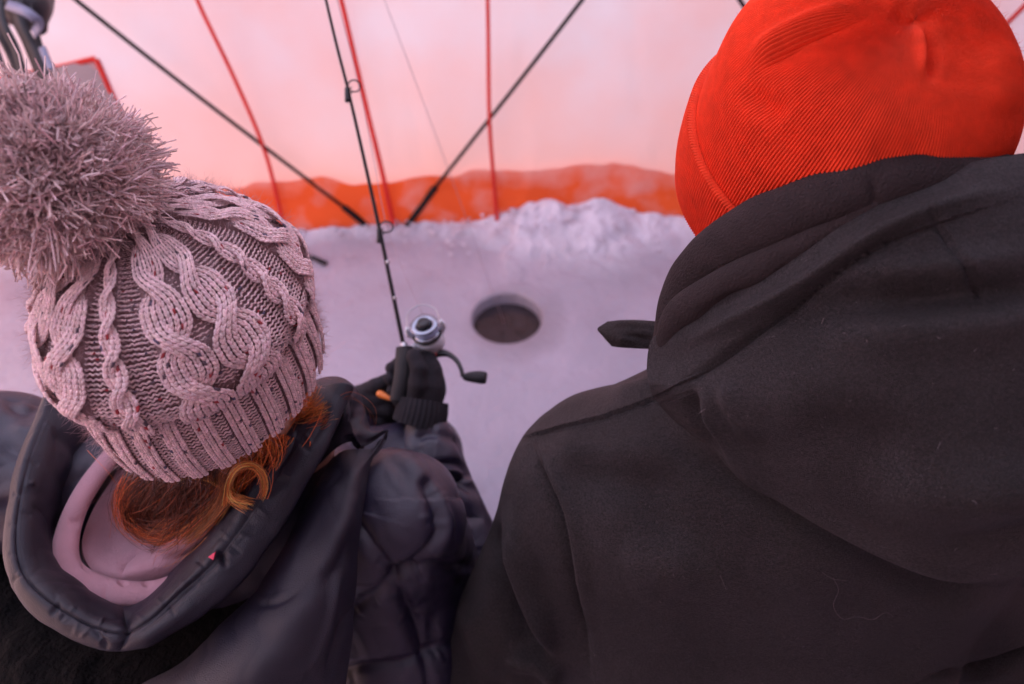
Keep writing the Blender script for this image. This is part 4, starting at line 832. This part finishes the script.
# black pile lining of the thrown-back hood, below the collar
G = loft([[(-38, 420, .90), (-30, 510, .82), (50, 585, .78), (150, 600, .76), (240, 560, .78), (320, 440, .82)], [(-45, 560, .80), (-30, 640, .72), (50, 690, .66), (150, 690, .655), (250, 650, .67), (330, 560, .72)], [(-50, 640, .79), (-35, 720, .71), (50, 760, .64), (150, 770, .64), (260, 730, .65), (345, 640, .69)], [(-50, 720, .82), (-35, 800, .75), (50, 840, .68), (150, 850, .68), (260, 820, .69), (345, 740, .72)]], 120, 200)
sheet('hood_lining', G, M_bfleece, girl, .006, noise=((N2, 60, .002), (N3, 150, .0014)))
# padded collar: rows run around the neck, columns across the band
rows = [
 [(70, 385, .86), (32, 470, .78), (22, 556, .72), (54, 602, .70), (120, 630, .685), (184, 600, .70), (240, 545, .72), (300, 462, .76), (342, 400, .80)],
 [(58, 376, .80), (22, 469, .71), (12, 558, .655), (45, 613, .632), (118, 643, .618), (192, 613, .632), (252, 554, .656), (310, 465, .69), (350, 394, .745)],
 [(52, 372, .765), (14, 468, .68), (4, 560, .628), (38, 622, .604), (118, 653, .592), (198, 622, .604), (262, 560, .628), (318, 466, .665), (356, 390, .715)],
 [(56, 374, .755), (19, 469, .670), (9, 559, .619), (44, 614, .596), (119, 646, .584), (192, 611, .597), (246, 553, .620), (302, 464, .657), (350, 384, .706)],
 [(62, 378, .755), (27, 470, .671), (18, 556, .620), (52, 602, .598), (122, 632, .587), (182, 592, .600), (229, 543, .622), (286, 460, .660), (338, 382, .705)],
 [(78, 388, .765), (45, 474, .683), (36, 552, .633), (66, 592, .610), (124, 620, .598), (175, 585, .606), (222, 534, .630), (276, 450, .668), (322, 384, .715)],
 [(98, 405, .79), (64, 480, .712), (53, 548, .660), (82, 582, .640), (128, 608, .625), (168, 578, .632), (214, 524, .655), (266, 442, .70), (308, 388, .74)],
 [(110, 415, .85), (74, 482, .78), (62, 545, .72), (92, 578, .70), (130, 598, .69), (165, 573, .70), (206, 518, .72), (256, 440, .76), (298, 394, .81)]]
stitch = [(62, 378), (27, 470), (18, 556), (52, 603), (122, 632), (180, 592), (229, 543), (286, 460), (336, 384)]
G = loft(rows, 150, 520)
cs_ = [('sharp', stitch, 2.6, 3), ('sharp', [(118, 660), (123, 640), (126, 620), (122, 602)], 3.5, 7), ('ridge', [(130, 650), (160, 630), (205, 596)], 8, 3), ('sharp', [(130, 640), (165, 612), (214, 566), (228, 545)], 3, 2.5),
    ('groove', [(50, 430), (68, 445), (84, 470)], 6, 3), ('ridge', [(60, 410), (80, 430), (92, 450)], 6, 3), ('sharp', [(30, 500), (48, 520), (50, 545)], 3, 2), ('sharp', [(300, 420), (290, 450), (262, 490)], 3, 2), ('groove', [(330, 400), (318, 430), (300, 455)], 5, 3), ('ridge', [(320, 425), (300, 470), (270, 520)], 9, 3), ('groove', [(90, 625), (102, 640), (108, 652)], 3, 2.5), ('groove', [(60, 600), (50, 618)], 3, 2.5), ('groove', [(228, 570), (220, 556), (214, 552)], 3, 4)]
cs_ += puckers(stitch, 46, 8, 20, (1.6, 2.8), (.5, 1.3))
collar = sheet('collar', G, M_nylon2, girl, .004, specs=cs_, noise=((crumple(N1), 24, .0024), (crumple(N2), 60, .0014), (crumple(N3), 130, .0006)))
bvc = bvh_of(collar); surf_curve('collar_stitching', [(a + 3, b + 1) for a, b in stitch], bvc, .0003, M_thread, girl, n=300, lift=.0002, dash=.0026)
# hood panel lying over the shoulder
G = loft([
 [(328, 460, .735), (342, 450, .73), (358, 448, .73), (374, 446, .735), (386, 430, .745)],
 [(312, 490, .70), (330, 482, .685), (346, 478, .680), (359, 476, .690), (370, 474, .715)],
 [(282, 545, .665), (308, 535, .645), (332, 530, .640), (352, 530, .655), (364, 532, .68)],
 [(240, 605, .64), (275, 595, .615), (312, 590, .610), (343, 592, .628), (360, 595, .66)],
 [(180, 662, .625), (230, 655, .592), (285, 650, .588), (328, 652, .61), (352, 655, .65)],
 [(100, 705, .62), (170, 710, .58), (240, 715, .575), (310, 718, .60), (342, 722, .64)]], 300, 220)
flap = sheet('hood', G, M_nylon3, girl, .005, specs=[
    ('groove', [(245, 606), (280, 602), (305, 585)], 4, 2.5), ('ridge', [(306, 590), (330, 560), (352, 500), (362, 470)], 9, 3.5), ('groove', [(318, 592), (340, 560), (358, 520)], 8, 3),  ('ridge', [(340, 560), (335, 600), (320, 650), (290, 690)], 5, 3), ('groove', [(348, 600), (338, 640), (322, 684)], 5, 4), ('ridge', [(270, 640), (300, 610), (330, 600)], 16, 3), ('ridge', [(330, 470), (322, 500), (300, 540)], 10, 3), ('groove', [(350, 470), (342, 500), (330, 530)], 9, 2.5), ('ridge', [(290, 500), (300, 550), (270, 600)], 12, 2)],
    noise=((crumple(N1), 16, .0050), (crumple(N2), 40, .0022), (crumple(N3), 90, .0008)))
# crumpled collar end by the right cheek
G = loft([[(300, 392, .80), (316, 382, .77), (338, 379, .765), (355, 388, .77), (364, 402, .785), (370, 424, .80)], [(306, 410, .76), (322, 392, .735), (340, 388, .73), (354, 398, .735), (360, 414, .75), (372, 430, .765)], [(312, 440, .735), (328, 420, .715), (342, 412, .71), (352, 424, .715), (362, 436, .735), (382, 429, .75)], [(318, 465, .74), (334, 450, .725), (346, 444, .72), (360, 446, .725), (374, 440, .74), (388, 429, .75)]], 90, 120)
sheet('collar_tab', G, M_nylon2, girl, .004, specs=[('groove', [(322, 388), (330, 410), (328, 440)], 6, 9), ('ridge', [(340, 382), (345, 405), (340, 430)], 5, 5), ('groove', [(350, 395), (356, 415), (350, 436)], 5, 8), ('groove', [(340, 440), (365, 442), (390, 434)], 5, 7), ('ridge', [(360, 405), (366, 425)], 4, 4)], noise=((crumple(N2), 40, .004),))

# mauve sweatshirt hood: rolled rim and inner bowl
ctube('sweatshirt_hood', [(130, 436, .77), (106, 462, .735), (80, 500, .70), (66, 540, .676), (68, 572, .660), (98, 593, .652), (140, 597, .650), (180, 588, .655), (222, 564, .668), (262, 530, .70)], [.011, .012, .0125, .0135, .015, .0165, .0155, .015, .015, .015], [.014] * 10, M_hoodie, girl, n=300, sides=60, nn=((N1, 20, .002), (N2, 50, .0012)),
    specs=[('sharp', [(60, 570), (78, 596), (106, 607), (150, 604), (200, 588)], 2, 1.5), ('sharp', [(106, 580), (104, 598), (106, 614)], 2.5, 3),  ('groove', [(84, 570), (90, 562)], 4, 4), ('groove', [(120, 586), (124, 578)], 4, 4), ('groove', [(145, 588), (148, 578)], 4, 3.5), ('groove', [(66, 520), (82, 524)], 5, 2.5)])
rowsi = [
 [(118, 470, .78), (92, 512, .74), (82, 548, .70), (98, 576, .682), (130, 583, .675), (175, 578, .68), (222, 545, .68), (252, 510, .70), (270, 470, .74)],
 [(126, 470, .80), (100, 512, .765), (92, 545, .73), (104, 565, .71), (132, 570, .695), (172, 560, .69), (212, 528, .685), (244, 495, .70), (262, 460, .75)],
 [(140, 470, .83), (118, 508, .80), (112, 535, .775), (120, 550, .755), (142, 552, .735), (172, 540, .72), (204, 515, .72), (232, 485, .74), (248, 455, .78)],
 [(160, 470, .86), (140, 500, .83), (134, 520, .81), (140, 532, .80), (154, 532, .79), (172, 520, .78), (194, 502, .78), (214, 480, .79), (230, 455, .82)]]
rowsi = [[(a, b, c - .008 - .022 * i) for a, b, c in r_] for i, r_ in enumerate(rowsi)]
G = loft(rowsi, 120, 260)
sheet('sweatshirt_hood_lining', G, M_hoodie, girl, .005, noise=((N1, 18, .002),), specs=[('sharp', [(150, 543), (134, 552), (122, 566), (122, 580)], 3, 5), ('ridge', [(240, 500), (200, 530), (165, 548), (140, 556)], 7, 4), ('groove', [(226, 535), (190, 556), (150, 564)], 8, 4)])
for q in ([(208, 557, .612), (213, 560, .610), (215, 552, .612)],):
    c = PP(q); V = np.concatenate([c, c + FWD * .002]); mesh_from('red_tag', V, [(0, 1, 2), (5, 4, 3), (0, 3, 4, 1), (1, 4, 5, 2), (2, 5, 3, 0)], M_pinktag, girl, smooth=False)

# ---- hair
def strands(guides, seed=3):
    r = np.random.default_rng(seed); Vs = []; cs = []
    for g in guides:
        px, n, spread, flare, col, rad = g; n = int(n * .9); m = 16; gp = cr(PP(px), m); T = np.gradient(gp, axis=0); T /= np.linalg.norm(T, axis=1)[:, None]
        S = np.cross(T, FWD); S /= np.linalg.norm(S, axis=1)[:, None]; Bv = np.cross(T, S); s = np.linspace(0, 1, m)[None, :, None]
        a = r.normal(size=(n, 1, 1)); b = r.normal(size=(n, 1, 1)); a2 = a * .6 + r.normal(size=(n, 1, 1)) * .6; b2 = b * .6 + r.normal(size=(n, 1, 1)) * .6
        wv = r.uniform(0, 6.28, (n, 1, 1)); am = r.uniform(0, 1, (n, 1, 1)) ** 2 * spread * 1.3
        prof = spread * (1 - s) + flare * s
        pts = gp[None] + S[None] * ((a * (1 - s) + a2 * s) * prof + am * np.sin(s * 7 + wv)) + Bv[None] * ((b * (1 - s) + b2 * s) * prof * .6 + am * np.cos(s * 6 + wv) * .6)
        L = r.uniform(.75, 1.0, n); idx = L[:, None] * np.linspace(0, m - 1, m)[None]; i0 = np.minimum(idx.astype(int), m - 2); fr = (idx - i0)[..., None]; ar = np.arange(n)[:, None]
        pts = pts[ar, i0] * (1 - fr) + pts[ar, i0 + 1] * fr
        rr = np.tile(np.linspace(1, .35, m), (n, 1)) * rad * 1.75 * r.uniform(.5, 1.3, (n, 1)); V, F = tubes(pts, rr, 3); Vs.append((V, F)); c = np.array(col) * r.choice([.35, .7, 1.1, 1.9], (n, 1), p=[.3, .3, .28, .12]) * r.uniform(.8, 1.2, (n, 1)) * (1 + r.normal(0, .05, (n, 3))); cs.append(np.repeat(c, m * 3, 0))
    V, F = join(*Vs); return V, F, np.clip(np.concatenate(cs), 0, 1)
cop, brn, lit = (.88, .18, .038), (.19, .042, .016), (1.0, .34, .09)
gd = [
 ([(210, 440, .66), (200, 470, .655), (180, 495, .66), (160, 520, .668)], 900, .018, .014, brn, .00022),
 ([(260, 430, .67), (250, 455, .662), (228, 478, .66), (205, 500, .665)], 900, .012, .012, cop, .00022),
 ([(170, 455, .67), (160, 475, .665), (150, 500, .668), (150, 525, .675)], 500, .010, .010, brn, .0002),
 ([(300, 395, .70), (262, 440, .685), (225, 490, .672), (185, 525, .668), (160, 540, .672)], 600, .013, .020, cop, .00022),
 ([(285, 420, .69), (250, 455, .665), (232, 485, .655), (214, 512, .652), (180, 540, .66)], 520, .004, .004, lit, .00022),
 ([(190, 468, .67), (165, 478, .665), (145, 492, .665), (134, 512, .672), (130, 530, .68)], 420, .007, .009, cop, .0002),
 ([(240, 455, .67), (205, 468, .66), (170, 480, .66), (145, 505, .665), (150, 530, .675)], 1100, .012, .011, brn, .00024),
 ([(255, 450, .68), (225, 480, .668), (195, 500, .665), (165, 510, .67), (140, 505, .675)], 1000, .013, .012, brn, .00024),
 ([(210, 475, .68), (200, 495, .672), (188, 512, .672), (170, 528, .676), (150, 538, .682)], 700, .012, .010, (.16, .05, .018), .00024),
 ([(136, 480, .69), (128, 495, .675), (128, 512, .67), (134, 525, .668), (150, 538, .668), (178, 542, .665)], 240, .005, .005, cop, .0002),
 ([(226, 506, .642), (229, 483, .636), (238, 468, .632), (252, 465, .632), (262, 473, .634), (265, 487, .637), (260, 500, .64)], 80, .0016, .0034, lit, .00022),
 ([(228, 488, .642), (232, 498, .637), (243, 504, .635), (254, 508, .636)], 70, .0018, .006, lit, .00022),
 ([(262, 440, .66), (240, 458, .648), (226, 476, .643), (225, 495, .643), (208, 520, .648), (180, 542, .656)], 340, .0036, .003, (.58, .2, .06), .00022),
 ([(170, 486, .652), (180, 480, .648), (194, 477, .645), (210, 480, .645), (222, 488, .646)], 130, .0014, .002, lit, .00022),
 ([(290, 410, .70), (302, 415, .69), (315, 410, .685), (328, 402, .683)], 170, .004, .012, lit, .0002),
 ([(285, 420, .70), (300, 425, .69), (316, 420, .685), (324, 412, .683)], 120, .004, .010, cop, .0002),
 ([(300, 388, .72), (290, 410, .70), (278, 430, .69), (262, 450, .68)], 500, .010, .010, cop, .00022),
]
V, F, c_ = strands(gd); hair = mesh_from('hair', V, F, M_hair, girl, cols=c_)
fly = []
for k in range(230):
    u0, v0 = rng.uniform(120, 300), rng.uniform(455, 520); 
    if u0 > 240: v0 = rng.uniform(420, 470)
    an = rng.uniform(0, 6.28); l = rng.uniform(15, 45); cvt = rng.uniform(-14, 14); fly.append(([(u0, v0, .655), (u0 + l * .5 * math.cos(an) + cvt * .5, v0 + l * .5 * math.sin(an), .645), (u0 + l * math.cos(an) + cvt, v0 + l * math.sin(an) + cvt * .5, .648)], 1, 0.0005, .0005, cop if k % 2 else lit, .00013))
for (u0, v0) in ((350, 398), (352, 400), (348, 402), (355, 404)): fly.append(([(335, 402, .70), (u0, v0 - 4, .70), (u0 + 18, v0 + 10, .70), (u0 + 16, v0 + 30, .70)], 2, .001, .004, cop, .00013))
for (a1, b1, a2, b2) in ((270, 440, 266, 470), (276, 430, 280, 470), (88, 450, 122, 500), (140, 470, 70, 510)): fly.append(([(a1, b1, .64), ((a1 + a2) / 2 + 5, (b1 + b2) / 2, .635), (a2, b2, .64)], 2, .001, .003, cop, .00013))
V, F, c_ = strands(fly, 9); o = mesh_from('flyaway_hair', V, F, M_hair, hair, cols=c_); o['kind'] = 'stuff'
f = Field(P(210, 480, .74) - .16, P(210, 480, .74) + .16, .005); f.add(f.ell(P(205, 465, .735), (.070, .07, .06)), 0); f.add(f.cone(P(205, 470, .725), P(292, 405, .745), .045, .03), .03); f.add(f.cone(P(205, 470, .73), P(150, 500, .735), .045, .03), .03)
V, F = f.nets(); V = V + vnormals(V, F) * (N2(V, 50) * .003)[:, None]; mesh_from('hair_underlayer', V, F, mat('hair_underlayer', (.035, .013, .008), .6, bump=(('noise', 400, .003),)), hair)

# ---- gloved hands
def glove(name, palm, fingers, h=.0022):
    lo = np.min([p for ch in fingers + [palm] for p, r in ch], 0) - .04; hi = np.max([p for ch in fingers + [palm] for p, r in ch], 0) + .04; f = Field(lo, hi, h)
    for (a, ra), (b, rb) in zip(palm[:-1], palm[1:]): f.add(f.cone(a, b, ra, rb), .012)
    for ch in fingers:
        g = Field(lo, hi, h)
        for (a, ra), (b, rb) in zip(ch[:-1], ch[1:]): g.add(g.cone(a, b, ra, rb), .003)
        f.add(g.F, .0035)
    V, F = f.nets(); Nn = vnormals(V, F); V = V + Nn * (N3(V, 160) * .0006)[:, None]; return mesh_from(name, V, F, M_glove, girl)
d1 = 1.0
Q = lambda u, v, d, r: (P(u, v, d), r)
rg = glove('glove', [Q(424, 408, 1.0, .026), Q(426, 388, 1.005, .027), Q(428, 372, 1.01, .022)], [
    [Q(434, 372, 1.0, .0125), Q(428, 358, 1.015, .012), Q(414, 357, 1.03, .0115), Q(399, 364, 1.03, .0105), Q(392, 368, 1.012, .0095)],
    [Q(436, 382, 1.0, .0125), Q(430, 370, 1.02, .012), Q(412, 372, 1.035, .0115), Q(396, 377, 1.03, .0105), Q(390, 379, 1.008, .0095)],
    [Q(434, 392, 1.0, .012), Q(426, 384, 1.025, .0115), Q(410, 386, 1.037, .011), Q(396, 390, 1.028, .010), Q(392, 391, 1.008, .009)],
    [Q(428, 400, 1.0, .011), Q(420, 396, 1.025, .0105), Q(408, 398, 1.033, .010), Q(398, 401, 1.022, .009)],
    [Q(416, 402, .99, .015), Q(418, 384, .977, .0135), Q(419, 368, .974, .0125), Q(414, 356, .978, .011)]])
cf = ctube('glove_cuff', [(419, 424, .995), (422, 412, .995), (424, 400, .997)], [.038, .037, .035], [.036, .035, .033], M_glove, rg, n=60, sides=120)
me = cf.data; v = np.empty(len(me.vertices) * 3, np.float32); me.vertices.foreach_get('co', v); v = v.reshape(60, 120, 3); c = v.mean(1, keepdims=True); dd = v - c; v = c + dd * (1 + .035 * np.cos(np.arange(120) / 120 * 2 * np.pi * 30))[None, :, None]; me.vertices.foreach_set('co', v.ravel())
lg = glove('glove', [Q(345, 412, 1.06, .030), Q(362, 405, 1.06, .029), Q(374, 400, 1.055, .024)], [
    [Q(376, 392, 1.05, .0125), Q(388, 386, 1.05, .0115), Q(396, 392, 1.06, .011), Q(394, 400, 1.075, .010)],
    [Q(376, 400, 1.045, .0125), Q(390, 396, 1.045, .0118), Q(398, 402, 1.06, .011), Q(392, 410, 1.07, .010)],
    [Q(374, 410, 1.045, .0125), Q(388, 410, 1.045, .0115), Q(394, 416, 1.06, .011), Q(388, 420, 1.07, .010)],
    [Q(368, 418, 1.05, .0115), Q(380, 420, 1.05, .0105), Q(386, 424, 1.06, .010)],
    [Q(362, 394, 1.05, .014), Q(376, 386, 1.04, .0125), Q(388, 380, 1.04, .011)]])
lit_m = mat('orange_lure', (.9, .25, .05), .4); f = Field(P(386, 397, 1.03) - .03, P(386, 397, 1.03) + .03, .0015); f.add(f.cone(P(380, 394, 1.025), P(391, 399, 1.02), .0055, .0035), 0); V, F = f.nets(); o = mesh_from('fishing_lure', V, F, lit_m); o['label'] = 'small orange lure held between the gloved hands under the rod grip'; o['category'] = 'lure'

hd_c = ght.A + ght.a * ght.L * .74
gn = np.array([-.25, .41, .98])
body_mesh(girl, hd_c + np.array([.0, .035, -.01]), (.3, .75, -.6), gn, np.array([-.28, .32, .54]), [np.array([-.36, .70, .48]), np.array([-.16, .70, .48])], [np.array([-.36, .74, .10]), np.array([-.16, .74, .10])], [gwl, gw], [gsl - [0, 0, .04], gs - [0, 0, .04]], [gel, ge], .80)
legs_mesh(girl, np.array([-.28, .32, .55]), [np.array([-.36, .70, .48]), np.array([-.17, .70, .48])], [np.array([-.36, .74, .10]), np.array([-.17, .74, .10])], .85)
